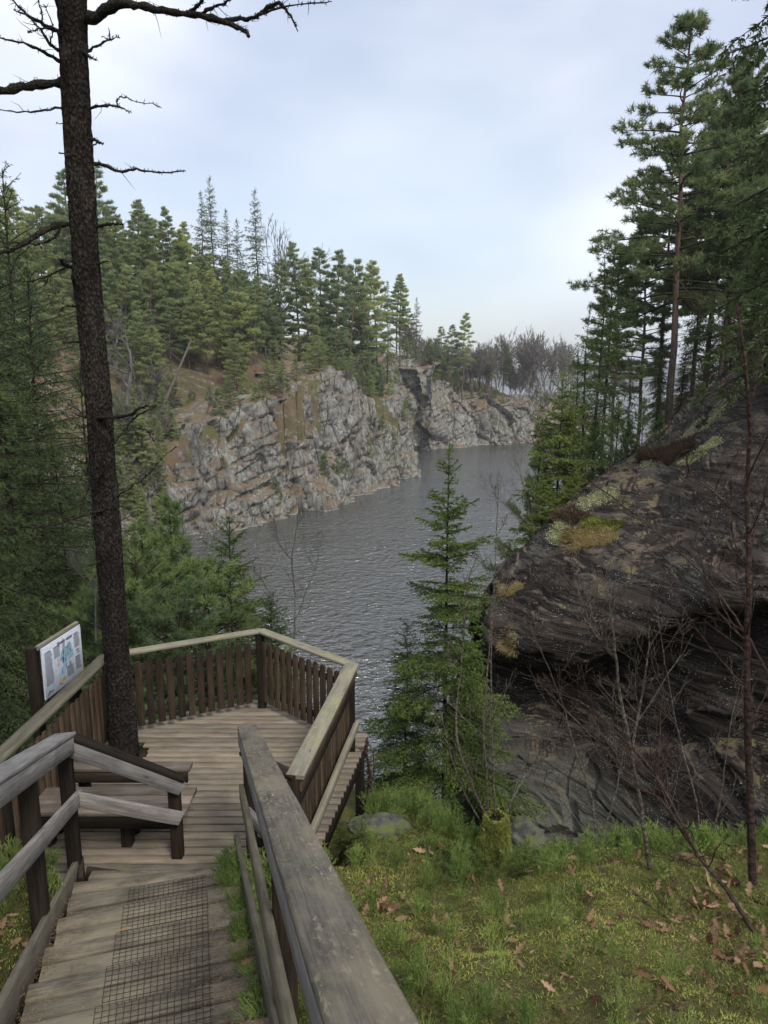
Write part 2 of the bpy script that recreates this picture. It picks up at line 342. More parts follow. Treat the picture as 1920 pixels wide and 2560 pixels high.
# ================================================================ TERRAIN
SH=np.array([ # x, y, cliff-top z, ridge z, setback of cliff top
(-110,20,-9,14,7),(-70,36,-9,14,7),(-45,50,-9,15,7),(-30,64,-9,15,7),(-20.5,74.5,-7.5,15,6),(-16.8,82,-5.4,15,5),(-13,87.4,-4.2,14.5,5),(-10,90,-3.2,14,5),
(-6.75,93.5,-.6,13.5,5.5),(-3.9,101.5,.6,12.5,6),(.3,110,-1.2,11.5,5),(3.4,117,-4.2,10,4),(4.9,121,-7.5,9,2.5),(4.2,127,-6,9,4),(4.6,148,-1,9,5),(7.2,167,3.8,9,9),
(11.2,164.5,1.2,7,8),(16,172,-1.5,5,7),(21,175.5,-4.0,4,6),(27,179,-5.2,2.5,6),(34,182,-6.5,1,6),(48,190,-9.5,-1,8),(62,204,-12,-8,9),(80,240,-14,-10,10),(95,330,-15,-12,10)],float)
def near_pt(x,y,P=SH):
    """nearest point of the shore polyline: distance signed (+ = land), interpolated attributes"""
    best=np.full(x.shape,1e9); att=np.zeros(x.shape+(3,)); sg=np.ones(x.shape)
    for a,b in zip(P[:-1],P[1:]):
        d=b[:2]-a[:2]; t=np.clip(((x-a[0])*d[0]+(y-a[1])*d[1])/(d@d),0,1)
        dx=x-(a[0]+t*d[0]); dy=y-(a[1]+t*d[1]); q=np.hypot(dx,dy); m=q<best-1e-9
        cr_=d[0]*dy-d[1]*dx
        best=np.where(m,q,best); sg=np.where(m,np.sign(cr_),sg)
        for k in range(3): att[...,k]=np.where(m,a[2+k]+t*(b[2+k]-a[2+k]),att[...,k])
    return best*sg,att
def stair_lat(x,y): # lateral position in the stair band, 0 = left stringer, 1.19 = right one
    return (x+1.91)*.966+(y-3.23)*.257
def g_near(x,y):
    yy=y-np.clip(-5-x,0,40)*.55+fbm(np.stack([x*.15,y*.15,0*x],-1).reshape(-1,3),3).reshape(x.shape)*.5*sst(8,14,y)
    z=-1.95-.36*np.minimum(yy,6)-.62*np.clip(yy-6,0,6.5)-1.25*np.clip(yy-12.5,0,14)-.55*np.clip(yy-4.7,0,1.6)*sst(.3,1.3,x)
    z=z+.07*np.clip(x,0,4.5)*(1-sst(6,9,y))-.25*sst(-2.6,-3.6,x)*sst(2,4,y)
    z=z-.55*sst(-3.9,-3.5,x)*sst(-.1,-.55,x)*sst(4.7,5.2,y)*sst(10,8.6,y)
    la=stair_lat(x,y); z=z-.42*sst(-.22,-.02,la)*sst(1.42,1.2,la)*sst(5.9,5.2,y)
    return z
def g_right(x,y):
    s=x-(2.6+.33*(y-10)); h=-18+16.2*sst(0,3.6,s)+.30*np.clip(s-2,0,30)
    h=np.where(y<15,-30,h); return np.where(y>75,-30,h-sst(45,75,y)*18)
def G(x,y,fine=True):
    x=np.asarray(x,float);y=np.asarray(y,float); s,a=near_pt(x,y)
    n=fbm(np.stack([x*.06,y*.06,0*x],-1).reshape(-1,3),4).reshape(x.shape)
    top,rid,sb=a[...,0],a[...,1],a[...,2]
    far=np.where(s>sb*.75,top-.6+(rid-top)*sst(0,36,s-sb*.75)+n*1.6*sst(2,12,s),-24)
    z=np.maximum(np.maximum(g_near(x,y),g_right(x,y)),far)
    z=np.maximum(z,-24)
    if fine:
        P=np.stack([x,y,0*x],-1).reshape(-1,3)
        z=z+(.075*fbm(P*1.7,3)+.05*np.abs(fbm(P*5,2))).reshape(x.shape)*sst(60,10,np.hypot(x,y))*(1-.6*0)
        z=z+(.5*fbm(P*.35,3)).reshape(x.shape)*sst(50,80,np.hypot(x,y))*sst(400,200,np.hypot(x,y))
    return z
def axis(lo,hi,st,far_lo,far_hi,g=1.09):
    c=list(np.arange(lo,hi,st)); s=st; v=c[-1]
    while v<far_hi: s=min(s*g,max(st,1.4) if abs(v)<210 else 1e9); v+=s; c.append(v)
    s=st; v=c[0]; 
    while v>far_lo: s=min(s*g,max(st,1.4) if abs(v)<150 else 1e9); v-=s; c.insert(0,v)
    return np.array(c)
xs=axis(-4.2,5.2,.055,-700,700); ys=axis(.4,8.6,.055,-60,420)
X,Y=np.meshgrid(xs,ys); Z=G(X,Y)
ny,nx=X.shape; i=np.arange(ny-1)[:,None]*nx+np.arange(nx-1)[None]
F=np.stack([i,i+1,i+nx+1,i+nx],-1).reshape(-1,4)
keep=(Z.ravel()[F].max(1)>-23.5)
o=mk('ground',np.stack([X,Y,Z],-1).reshape(-1,3),F[keep],M['ground'],smooth=True); o['kind']='structure'
o.data.materials.append(M['hill']); cy=Y.ravel()[F[keep][:,0]]; cx=X.ravel()[F[keep][:,0]]
o.data.polygons.foreach_set('material_index',((cy>30)|(cx<-14)|((cy>14)&(cx>5))).astype(np.int32))
# lake and lake bed
wv=np.array([(-1400,-180,-17),(2850,-180,-17),(2850,2850,-17),(-1400,2850,-17)],float)
o=mk('water',wv,np.array([[0,1,2,3]]),M['water']); o['kind']='structure'
# distant hills round the open end of the lake
def hills():
    t=NT('distant_forest',.95,.05); v=t.vec('Pos'); n=t.noise(v,.012,5,.7); m=t.out(t.mix(t.ramp(n,[(.4,0),(.6,1)]),(.05,.06,.045),(.12,.11,.09)),n,8)
    th=np.linspace(R(-50),R(58),260); rr=np.array([1300,1340,1420,1550,1800,2200]); hh=np.array([-18,-9,4,14,26,20])
    T,Q=np.meshgrid(th,np.arange(6)); r=rr[Q]+60*fbm(np.stack([T*12,0*T,0*T],-1).reshape(-1,3),3).reshape(T.shape)
    z=hh[Q]+hh[Q].clip(0)*.45*fbm(np.stack([T*9,Q*.3,0*T],-1).reshape(-1,3),4).reshape(T.shape)+1.6*fbm(np.stack([T*160,Q*3.,0*T],-1).reshape(-1,3),3).reshape(T.shape)*(Q>0)
    V=np.stack([r*np.sin(T),r*np.cos(T),z],-1).reshape(-1,3); n_=260; i=np.arange(5)[:,None]*n_+np.arange(n_-1)[None]
    o=mk('hills',V,np.stack([i,i+n_,i+n_+1,i+1],-1).reshape(-1,4),m,smooth=True); o['kind']='structure'
hills()
# ---------------------------------------------------------------- far cliff
def cliff():
    P=SH[2:-1]; seg=np.hypot(*np.diff(P[:,:2],axis=0).T); cum=np.concatenate([[0],np.cumsum(seg)]); Lt=cum[-1]
    us=np.arange(0,Lt,.17); k=np.interp(us,cum,np.arange(len(P))); A=cr(P,k)
    A[:,2:]=np.stack([np.interp(us,cum,P[:,j]) for j in(2,3,4)],1)
    xy=A[:,:2]; T=nrm(np.gradient(xy,axis=0)); 
    # smooth the direction of the inward normal
    ker=np.ones(31)/31; Ts=nrm(np.stack([np.convolve(np.pad(T[:,j],15,'edge'),ker,'valid') for j in(0,1)],1)); Nn=np.stack([-Ts[:,1],Ts[:,0]],1)
    nv=105; vs=np.linspace(0,1,nv)**.93
    top=A[:,2]+1.3*fbm(np.stack([us*.16,0*us,0*us],1),4); sb=A[:,4]
    U,Vv=np.meshgrid(us,vs,indexing='ij')
    h=(top[:,None]+18)*np.clip(Vv/.86,0,1)-18.0
    H=np.clip((h+18)/(top[:,None]+18),0,1)
    # profile: mostly steep, ledges, rounded top running back into the hill
    led=fbm(np.stack([U*.05,H*3.1,0*U],-1).reshape(-1,3),3).reshape(U.shape)
    s=sb[:,None]*(.55*H**1.5+.28*H+.10*led*np.sin(H*3.14))+np.clip((Vv-.86)/.14,0,1)*7.5
    s+=1.0*np.exp(-((H-.0)/.06)**2)*-1
    x=xy[:,0,None]+Nn[:,0,None]*s; y=xy[:,1,None]+Nn[:,1,None]*s; z=h+np.clip((Vv-.86)/.14,0,1)*.9
    P3=np.stack([x,y,z],-1).reshape(-1,3)
    # blocky jointed displacement
    cs,sn=math.cos(.35),math.sin(.35)
    Q=np.stack([P3[:,0]*cs+P3[:,2]*sn,P3[:,1],-P3[:,0]*sn+P3[:,2]*cs],1)
    wq=Q+.3*np.stack([fbm(Q*.4+k*31,3) for k in(0,1,2)],1)
    d=np.zeros(len(P3))
    for scl,am in(((.10,.10,.04),3.0),((.22,.22,.085),1.7),((.5,.5,.24),.65),((1.3,1.3,.7),.18)):
        idc,b1,b2=worley(wq*np.array(scl)); d+=am*(idc-.5)-am*.35*np.exp(-((b2-b1)/.025)**2)
    d+=1.1*fbm(P3*.12,3)+.15*fbm(P3*1.7,3)
    # horizontal clefts dipping along the bedding
    bd=vnoise(np.stack([wq[:,0]*.10,wq[:,1]*.10,wq[:,2]*.75],1)); d-=.7*np.exp(-(bd/.05)**2)
    fade=(sst(0,.03,Vv)*(1-.75*sst(.84,.95,Vv))).ravel()
    d*=fade
    nn=np.repeat(Nn,nv,0); P3[:,0]-=nn[:,0]*d; P3[:,1]-=nn[:,1]*d; P3[:,2]+=.25*d*(fade)
    nu=len(us); i=np.arange(nu-1)[:,None]*nv+np.arange(nv-1)[None]
    F=np.stack([i,i+nv,i+nv+1,i+1],-1).reshape(-1,4)
    o=mk('cliff',P3,F,M['cliff']); o['kind']='structure'
    return o
cliff_o=cliff()
# ---------------------------------------------------------------- dark overhanging rock on the right
RG=[
[(1180,1600,15),(1187,1570,13),(1186,1548,11.9),(1190,1575,11.5),(1198,1606,11.4),(1204,1622,11.9),(1212,1690,11.96),(1222,1780,11.62),(1238,1880,10.8),(1243,1892,10.5),(1250,1990,10.2),(1262,2100,9.8),(1280,2300,9.2)],
[(1262,1440,15.5),(1258,1428,14),(1262,1412,12.9),(1262,1480,11.8),(1262,1600,10.9),(1262,1640,10.8),(1268,1675,11.46),(1285,1770,11.08),(1290,1870,10.6),(1292,1884,10.1),(1296,1990,9.8),(1310,2100,9.2),(1330,2300,8.6)],
[(1352,1345,16.5),(1345,1338,15),(1340,1332,13.5),(1345,1420,11.9),(1355,1560,10.6),(1362,1668,10.3),(1366,1696,11.08),(1375,1790,10.91),(1380,1872,10.4),(1383,1890,9.9),(1390,1990,9.4),(1400,2090,9.0),(1420,2300,8.3)],
[(1450,1255,18),(1440,1256,16),(1425,1262,14),(1435,1360,12.2),(1450,1500,10.6),(1460,1655,10.0),(1464,1690,10.72),(1470,1790,10.5),(1475,1868,10.1),(1478,1886,9.7),(1485,1990,9.0),(1495,2090,8.6),(1515,2300,7.8)],
[(1560,1150,21),(1545,1165,18),(1520,1190,15.5),(1540,1300,12.8),(1565,1440,10.7),(1585,1585,9.7),(1588,1625,10.24),(1590,1740,9.97),(1595,1862,9.7),(1598,1878,9.1),(1605,1990,8.4),(1615,2090,8.0),(1640,2300,7.3)],
[(1700,1045,24),(1680,1075,20),(1650,1110,17),(1670,1230,13.2),(1690,1380,10.8),(1705,1528,9.3),(1706,1562,9.78),(1708,1700,9.52),(1712,1858,9.2),(1715,1872,8.7),(1722,1990,8.0),(1735,2090,7.6),(1760,2300,6.9)],
[(1850,900,28),(1835,940,22),(1810,985,17.5),(1825,1130,13.2),(1840,1330,10.4),(1850,1488,8.8),(1850,1520,9.22),(1850,1680,8.96),(1855,1860,8.7),(1858,1872,8.3),(1865,1990,7.6),(1880,2090,7.2),(1900,2300,6.6)],
[(2050,740,30),(2040,800,22),(2020,860,16),(2030,1080,12.2),(2040,1290,9.6),(2050,1450,8.2),(2050,1490,8.56),(2050,1660,8.37),(2055,1850,8.2),(2058,1862,7.8),(2065,1990,7.2),(2080,2090,6.8),(2100,2300,6.2)],
[(2500,560,28),(2480,640,20),(2450,740,14),(2450,1000,10.6),(2460,1230,8.6),(2460,1400,7.4),(2460,1440,7.7),(2460,1640,7.51),(2460,1840,7.4),(2460,1852,7.1),(2460,1990,6.7),(2460,2090,6.4),(2460,2300,5.9)],
[(3400,300,20),(3400,400,16),(3400,560,11),(3400,900,8.8),(3400,1150,7.2),(3400,1350,6.3),(3400,1390,6.54),(3400,1600,6.41),(3400,1840,6.4),(3400,1850,6.2),(3400,1990,5.9),(3400,2090,5.7),(3400,2300,5.3)]]
def rock():
    Pg=np.array([[Wd(*q) for q in c] for c in RG]) # (nc,nr,3)
    # two more rows behind the crest drop to the lake side
    b1=Pg[:,0]+np.array([1.5,5,-1.5]); b2=Pg[:,0]+np.array([2,9,-9]); b3=Pg[:,0]+np.array([1,11,-20])
    b1[:6]=Pg[:6,0]+np.array([-.3,1.5,-3.0]); b2[:6]=Pg[:6,0]+np.array([-.2,2.2,-7]); b3[:6]=Pg[:6,0]+np.array([0,2.5,-15])
    Pg=np.concatenate([b3[:,None],b2[:,None],b1[:,None],Pg],1)
    # tip closes round to the lake side
    t0=Pg[0].copy(); t0+=np.array([.5,1.8,-.4]); t1=t0+np.array([.8,2.5,-2]); Pg=np.concatenate([t1[None],t0[None],Pg],0)
    nc,nr=Pg.shape[:2]; tc_=np.concatenate([np.linspace(0,8,520),np.linspace(8,nc-1,90)[1:]]); tr=np.concatenate([np.linspace(0,3,40),np.linspace(3,nr-1,430)[1:]])
    A=np.stack([cr(Pg[:,j].reshape(nc,3),tc_) for j in range(nr)],1) # (nu,nr,3)
    B=np.stack([cr(A[i],tr) for i in range(len(tc_))],0)
    nu,nv=B.shape[:2]; P3=B.reshape(-1,3)
    du=np.gradient(B,axis=0); dv=np.gradient(B,axis=1); nn=nrm(np.cross(du,dv)).reshape(-1,3); 
    if (nn[nu//2*nv+nv//2]@np.array([-1,-1,.2]))<0: nn=-nn
    sn=math.sin(.28);cs=math.cos(.28)
    q=P3+.22*np.stack([fbm(P3*.55+k*9,3) for k in(0,1,2)],1)
    layer=q[:,2]*cs-q[:,0]*sn*.9
    st=fbm(np.stack([q[:,0]*.35,q[:,1]*.35,layer*2.6],1),4)
    saw=lambda u:u-np.floor(u)-.5
    d=.03*st+(1-.93*sst(-3.2,-3.9,P3[:,2]))*(.13*saw(layer*1.15+.35*fbm(q*.25,2))+.06*saw(layer*3.4+.3*fbm(q*.4,2))+.010*saw(layer*8+.3*fbm(q*.6,2)))-(.07-.06*sst(-3.2,-3.9,P3[:,2]))*np.exp(-(vnoise(np.stack([q[:,0]*.2,q[:,1]*.2,layer*1.9],1))/.04)**2)-(.045-.04*sst(-3.2,-3.9,P3[:,2]))*np.exp(-(vnoise(np.stack([q[:,0]*.3,q[:,1]*.3,layer*5.2+40],1))/.07)**2)
    d+=.09*fbm(P3*.4,2)+.018*fbm(P3*np.array([3,3,8]),3)
    q2=P3+.10*np.stack([fbm(P3*.8+k*9,2) for k in(0,1,2)],1); idc,w1,w2=worley(q2*np.array([.42,.42,.95])); low=sst(-3.3,-4.3,P3[:,2]); d+=low*(.34*(idc-.5)-.0*w1)
    idc,w1,w2=worley(q2*np.array([1.1,1.1,2.9])); d+=(.035+.07*low)*(idc-.5)-(.015-.012*low)*np.exp(-((w2-w1)/.03)**2)
    P3=P3+nn*d[:,None]
    i=np.arange(nu-1)[:,None]*nv+np.arange(nv-1)[None]
    F=np.stack([i,i+1,i+nv+1,i+nv],-1).reshape(-1,4)
    o=mk('rock_outcrop',P3,F,M['rock'],smooth=False); tag(o,'huge dark banded rock outcrop overhanging its own recess, beside the spruces','rock')
    return P3.reshape(nu,nv,3),tc_,tr
ROCK,RTC,RTR=rock()
def on_rock(px,py):
    """nearest rock surface point to a photo position (for planting things on it)"""
    r=ray(px,py); Q=ROCK[:,40:].reshape(-1,3); k=Q@r/(r@r); e=np.linalg.norm(Q-k[:,None]*r,axis=1)/k; j=np.where(e<.012)[0]
    if len(j)==0: return Q[np.argmin(e)]
    return Q[j[np.argmin(k[j])]]
# ================================================================ DECK, RAILS, STAIRS
ZD=-4.1
def add_board_obj(name,a,b,w,t,mat,parent,wd=None,**k):
    m=MB(); m.board(a,b,w,t,wd,**k); return m.build(name,mat,parent)
DKB=np.array((-1.53,8.36)); DKC=np.array((-.35,7.30)); DKD=np.array((-.70,5.10)); DKL=np.array((-3.13,7.55)); DKN=np.array((-3.20,4.95)); DKE=np.array((-1.17,5.47))
deck=empty('viewing_deck',(-1.9,6.5,ZD)); tag(deck,'wooden viewing deck of grey-brown planks above the lake, a trunk rising through it','deck')
inv=-np.array(deck.location)
def mbuild(mb,name,mat,parent,root):
    o=mb.build(name,mat,parent); 
    return o
def rel(o,root):
    o.matrix_parent_inverse=Matrix.Translation(-Vector(root.location)); return o
def poly_x(poly,y):
    xs=[]
    for (x0,y0),(x1,y1) in zip(poly,poly[1:]+poly[:1]):
        if (y0-y)*(y1-y)<0: xs.append(x0+(y-y0)/(y1-y0)*(x1-x0))
    return (min(xs),max(xs)) if len(xs)>1 else None
outline=[(-3.62,4.98),(-2.62,4.98),(-2.62,5.16),(-1.15,5.16),(-1.15,5.36),(-.62,5.36),(-.17,7.6),(-1.53,8.60),(-3.32,7.75)]
mb=MB(); pitch=.108
for k in range(40):
    y=5.03+k*pitch; 
    lim=poly_x(outline,y)
    if not lim: continue
    x0,x1=lim
    if y<5.16: x1=-2.62
    elif y<5.36: x1=-1.15
    zz=ZD-.014+random.uniform(-.002,.002)
    spans=[(x0,x1)]
    if abs(y-7.19)<.27: hw=math.sqrt(max(0,.27**2-(y-7.19)**2)); spans=[(x0,-2.88-hw),(-2.88+hw,x1)]
    for a,b in spans: mb.board((a,y,zz),(b,y,zz),.088,.028,col=random.random(),ch=.003)
rel(mb.build('decking',M['deck'],deck),deck)
mb=MB()
for x in(-3.3,-3.0,-2.7,-2.4,-2.1,-1.8,-1.5,-1.2,-.9): mb.board((x,5.2,ZD-.12),(x,7.2 if x>-1 else 7.75,ZD-.12),.12,.15)  # joists widened and set close to keep the plank gaps dark
mb.board((-3.62,4.965,ZD-.12),(-2.6,4.965,ZD-.12),.04,.18); mb.board((-.63,5.42,ZD-.115),(-.22,7.5,ZD-.115),.04,.16)
mb.board((-1.5,8.55,ZD-.12),(-.2,7.57,ZD-.12),.04,.16); mb.board((-3.3,7.72,ZD-.12),(-1.56,8.56,ZD-.12),.04,.16)
rel(mb.build('joist_frame',M['dark'],deck),deck)
for x,y in((-.27,7.22),(-1.5,8.3),(-3.2,7.6),(-.62,6.2),(-3.3,5.3)):
    z=float(G(x,y))-.15; rel(add_board_obj('support_post',(x,y,z),(x,y,ZD-.03),.1,.1,M['dark'],deck,wd=(1,0,0)),deck)
# --- deck railing
dr=empty('deck_railing',(-1.9,6.5,ZD)); tag(dr,'dark picket railing with lichened top boards round the far edge of the deck','railing')
HC=ZD+1.02
def section(a,b,cap,face,gap=.117,lean=0,z0=ZD+.09,z1=ZD+.88,pw=.088,skip=0,trim=(.05,.05),capw=.125,picks=True,rails=2,ptmat='picket'):
    a=np.array((*a,0.));b=np.array((*b,0.)); T=nrm(b-a); n=np.array([T[1],-T[0],0])*face; L_=np.linalg.norm(b-a)
    if picks:
        mb=MB(); s=trim[0]+pw/2
        while s<L_-trim[1]-pw/2:
            p=a+T*s+n*.03; tt=random.uniform(-.006,.006)
            c=random.random(); zt=z1+random.uniform(-.006,.006)
            q0=p+np.array([0,0,z0]);q1=p+np.array([0,0,zt-.02])
            mb.board(q0,q1,pw,.02,wd=T,col=c,ch=.003)
            # trimmed (dog-eared) top
            mb.board(q1,q1+np.array([0,0,.02]),pw-.03,.02,wd=T,col=c,ch=.003,seg=1)
            s+=gap
        rel(mb.build('picket_panel',M[ptmat],dr),dr)
    for h in(.22,.74)[:rails]:
        rel(add_board_obj('cross_rail',a+T*.03+[0,0,ZD+h]-n*.0,b-T*.03+[0,0,ZD+h]-n*.0,.07,.034,M['dark'],dr,wd=(0,0,1)),dr)
    rel(add_board_obj('top_rail',a-T*.01+[0,0,HC-.02],b+T*.01+[0,0,HC-.02],capw,.034,M[cap],dr,col=.6),dr)
section(DKL,DKB,'mosscap',1,pw=.080,ptmat='picketd')
section(DKB,DKC,'mosscap',1,pw=.086)
section(DKC,DKD,'mosscap',1,gap=.1,pw=.086,z1=ZD+.9,capw=.15)
section(DKN,DKL,'string',1,gap=.112,pw=.088,capw=.15)
# low outer board along the right side, and the short return to the stair post
a=np.array((*DKC,0));b=np.array((*DKD,0)); o_=np.array((.045,0,0))
rel(add_board_obj('cross_rail',a+o_+[0,0,ZD+.30],b+o_+[0,0,ZD+.30],.09,.05,M['mosscap'],dr,wd=(0,0,1)),dr)
rel(add_board_obj('cross_rail',a+o_*.9+[0,0,HC-.10],b+o_*.9+[0,0,HC-.10],.10,.028,M['picket'],dr,wd=(0,0,1)),dr)
section(DKD,DKE,'dark',1,rails=2,gap=.108,z1=ZD+.88,capw=.10)
for p in(DKB,DKC,DKD,DKL,(-3.2,5.36)):
    q=np.array((*p,0.)); q=q+(np.array([-1.9,6.5,0])-q)*.012
    z0=ZD+.0 if p is not DKD else ZD-.5
    rel(add_board_obj('post',q+[0,0,z0],q+[0,0,HC-.038],.095,.095,M['dark'],dr,wd=(1,0,0)),dr)
# --- stairs
st=empty('wooden_staircase',(-1.3,3.9,-3.5)); tag(st,'worn wooden staircase with wire mesh strips leading down to the deck','stairs')
E_=np.array((-.27,.963,0)); E_=E_/np.linalg.norm(E_); W_=np.array((E_[1],-E_[0],0))
def npt(k): # left end of the nosing of tread k (0 = lowest straight one)
    ys=[4.42,4.07,3.66,3.25]; y=ys[k] if k<4 else 3.25-.40*(k-3)
    x=-1.93-(y-3.23)*.285; return np.array((x,y,-3.65+.15*k))
SW=1.20
for k in range(10):
    L0=npt(k)+W_*.03; nb=3; bw=.116; m=MB()
    for j in range(nb):
        c=L0-E_*(bw/2+j*(bw+.020)); c=c+np.array([0,0,random.uniform(-.002,.002)-.018])
        m.board(c+W_*random.uniform(0,.01),c+W_*(SW-.01+random.uniform(-.01,.01)),bw,.036,wd=E_,col=random.random(),ch=.005,seg=8)
    rel(m.build('tread',M['tread'],st),st)
# wedge tread and landing boards where the flight meets the deck
m=MB(); m.board((-2.33,4.60,-3.818),(-1.08,4.86,-3.818),.13,.036,col=.4); m.board((-2.36,4.735,-3.818),(-1.10,4.955,-3.818),.12,.036,col=.7); rel(m.build('tread',M['tread'],st),st)
m=MB(); m.board((-2.47,4.93,-3.968),(-1.16,5.02,-3.968),.12,.036,col=.95); m.board((-2.37,5.075,-3.968),(-1.16,5.10,-3.968),.09,.036,col=.8); rel(m.build('tread',M['tread'],st),st)
m=MB(); m.board((-1.83,5.215,ZD+.03),(-1.2,5.215,ZD+.03),.09,.03,col=.9); rel(m.build('tread',M['tread'],st),st)
m=MB(); a_=npt(0)+W_*.6+[0,0,-.13]+E_*.02; b_=npt(9)+W_*.6+[0,0,-.13]; m.board(a_,b_,1.14,.03); rel(m.build('gap_shade_board',M['dark'],st),st)  # dark sheet added under the treads so their gaps show black
# stringers
def along(p,q): return np.array(p,float),np.array(q,float)
def stringer(off,y1):
    m=MB(); lo=npt(0)+W_*off+E_*(y1-4.42); lo[2]=-3.65-.375*(y1-4.42)+.06; hi=npt(9)+W_*off; hi[2]+=.10
    lo2=lo+[0,0,-.10]; hi2=hi+[0,0,-.10]; m.board(lo2,hi2,.25,.045,wd=(0,0,1),ch=.004); return rel(m.build('stringer',M['string'],st),st)
stringer(-.02,5.12); stringer(SW+.04,5.02)
m=MB(); m.board((-2.46,5.13,-3.93),(-2.36,4.88,-3.93),.20,.04,wd=(0,0,1)); m.board((-2.44,5.15,-4.0),(-2.1,5.18,-4.07),.12,.03,wd=(0,0,1)); rel(m.build('riser_board',M['picketd'],st),st)
# wire mesh strips
def meshstrip(k,u0,u1,depth):
    m=MB(); L0=npt(k); n1=int((u1-u0)/.034); n2=int(depth/.034)
    for a in range(n1+1):
        u=u0+a*.034; p=L0+W_*u; z=np.array([0,0,.004])
        m.tube([p+E_*.0+z-[0,0,.03],p+z,p-E_*depth*.5+z*1.1,p-E_*depth+z],.0018,3,cap=False)
    for b in range(n2+1):
        v=b*.034; p=L0-E_*v; z=np.array([0,0,.0065]); m.tube([p+W_*u0+z,p+W_*(u0+u1)/2+z,p+W_*u1+z],.0018,3,cap=False)
    rel(m.build('wire_mesh',M['wire'],st),st)
for k in range(8): meshstrip(k,.44-.005*k,.98,.36)
# --- stair handrails
def slope_z(y,z0=-2.93,y0=5.6,s=.395): return z0+s*(y0-y)
def hrail(root,x0,y0,y1,side,zoff=0.,w=.16,capmat='cap',z_end=None):
    D=np.array((-.255,1.,0)); 
    P=lambda y,dz=0: np.array((x0-.255*(y-y0),y,slope_z(y)+dz+zoff))
    rel(add_board_obj('handrail_board',P(y1,-.017),P(-.9,-.017),w,.036,M[capmat],root,ch=.008,col=.55,seg=40),root)
    return P
rr_=empty('stair_handrail',(-.7,3.6,-4)); tag(rr_,'wide weathered handrail on dark posts along the right side of the stairs','handrail')
D3=nrm(np.array((-.255,1,0.)))
Pn=hrail(rr_,-.01,1.045,5.62,1)
side=np.array((-.97,-.247,0))
rel(add_board_obj('side_board',Pn(5.55,-.095)+side*.062,Pn(-.9,-.095)+side*.062,.11,.034,M['grey'],rr_,wd=(0,0,1)),rr_)
rel(add_board_obj('middle_board',Pn(5.42,-.56)+side*.07,Pn(-.6,-.56)+side*.07,.115,.04,M['string'],rr_,wd=(0,0,1)),rr_)
for y in(5.47,2.72,-.1):
    p=Pn(y,-.04)+side*.0; zb=min(ZD if y>5 else 9,float(G(p[0],p[1]))-.2) if y<5 else ZD-.2
    rel(add_board_obj('post',(p[0],p[1],zb),p,.095,.095,M['dark'],rr_,wd=side),rr_)
rel(add_board_obj('brace',(-1.17,5.44,-3.63),(-.93,5.2,-3.72),.12,.04,M['grey'],rr_,wd=(0,0,1)),rr_)
lr=empty('stair_handrail',(-2.3,4.5,-4)); tag(lr,'grey weathered handrail with a bend left of the stairs, ending beside the bench','handrail')
Pl=hrail(lr,-2.49,5.1,5.12,-1,w=.165,capmat='grey')
sr=np.array((.97,.247,0))
rel(add_board_obj('side_board',Pl(5.1,-.095)+sr*.062,Pl(-.9,-.095)+sr*.062,.115,.034,M['grey'],lr,wd=(0,0,1)),lr)
rel(add_board_obj('middle_board',Pl(5.1,-.56)+sr*.068,Pl(-.6,-.56)+sr*.068,.115,.04,M['grey'],lr,wd=(0,0,1)),lr)
for y in(5.06,4.0,2.2,.4):
    p=Pl(y,-.04); rel(add_board_obj('post',(p[0],p[1],float(G(p[0],p[1]))-.35),p,.098,.098,M['dark'],lr,wd=sr),lr)
e0=Pl(5.08,-.02); e1=np.array(Wd(450,1942,5.47)); 
rel(add_board_obj('handrail_board',e0+[.05,.01,0],e1+[.02,0,-.017],.12,.032,M['dark'],lr,ch=.006),lr)
fd=nrm(np.cross(e1-e0,[0,0,1.])); fd=fd if fd[1]<0 else -fd
rel(add_board_obj('side_board',e0+[.03,0,-.085]+fd*.045,e1+[.0,0,-.085]+fd*.045,.115,.034,M['grey'],lr,wd=(0,0,1)),lr)
m0=Wd(186,1997,5.03); m1=Wd(452,2046,5.42)
rel(add_board_obj('middle_board',m0,m1,.115,.034,M['grey'],lr,wd=(0,0,1)),lr)
rel(add_board_obj('post',(-1.79,5.50,ZD-.1),(-1.79,5.50,e1[2]-.03),.09,.09,M['dark'],lr,wd=(1,0,0)),lr)
# --- bench
bn=empty('bench',(-2.6,5.75,ZD)); tag(bn,'low grey plank bench on the deck behind the left stair rail','bench')
zs=ZD+.37; m=MB()
for y in(5.60,5.735,5.87): m.board((-3.1,y,zs),(-1.72,y,zs),.125,.04,seg=6)
rel(m.build('seat',M['bench'],bn),bn)
rel(add_board_obj('apron',(-3.08,5.565,zs-.085),(-1.76,5.565,zs-.085),.12,.035,M['dark'],bn,wd=(0,0,1)),bn)
for x,y in((-2.98,5.66),(-2.28,5.66),(-2.98,5.85),(-2.28,5.85)): rel(add_board_obj('leg',(x,y,ZD),(x,y,zs-.02),.09,.09,M['dark'],bn,wd=(1,0,0)),bn)
bn2=empty('bench',(-2.6,6.35,ZD)); tag(bn2,'narrow single board bench between the trunk and the wider bench','bench')
rel(add_board_obj('seat',(-3.05,6.22,ZD+.42),(-1.85,6.22,ZD+.42),.13,.04,M['bench'],bn2),bn2)
rel(add_board_obj('apron',(-3.03,6.165,ZD+.345),(-1.87,6.165,ZD+.345),.1,.035,M['dark'],bn2,wd=(0,0,1)),bn2)
for x in(-2.9,-2.15): rel(add_board_obj('leg',(x,6.26,ZD),(x,6.26,ZD+.40),.09,.09,M['dark'],bn2,wd=(1,0,0)),bn2)
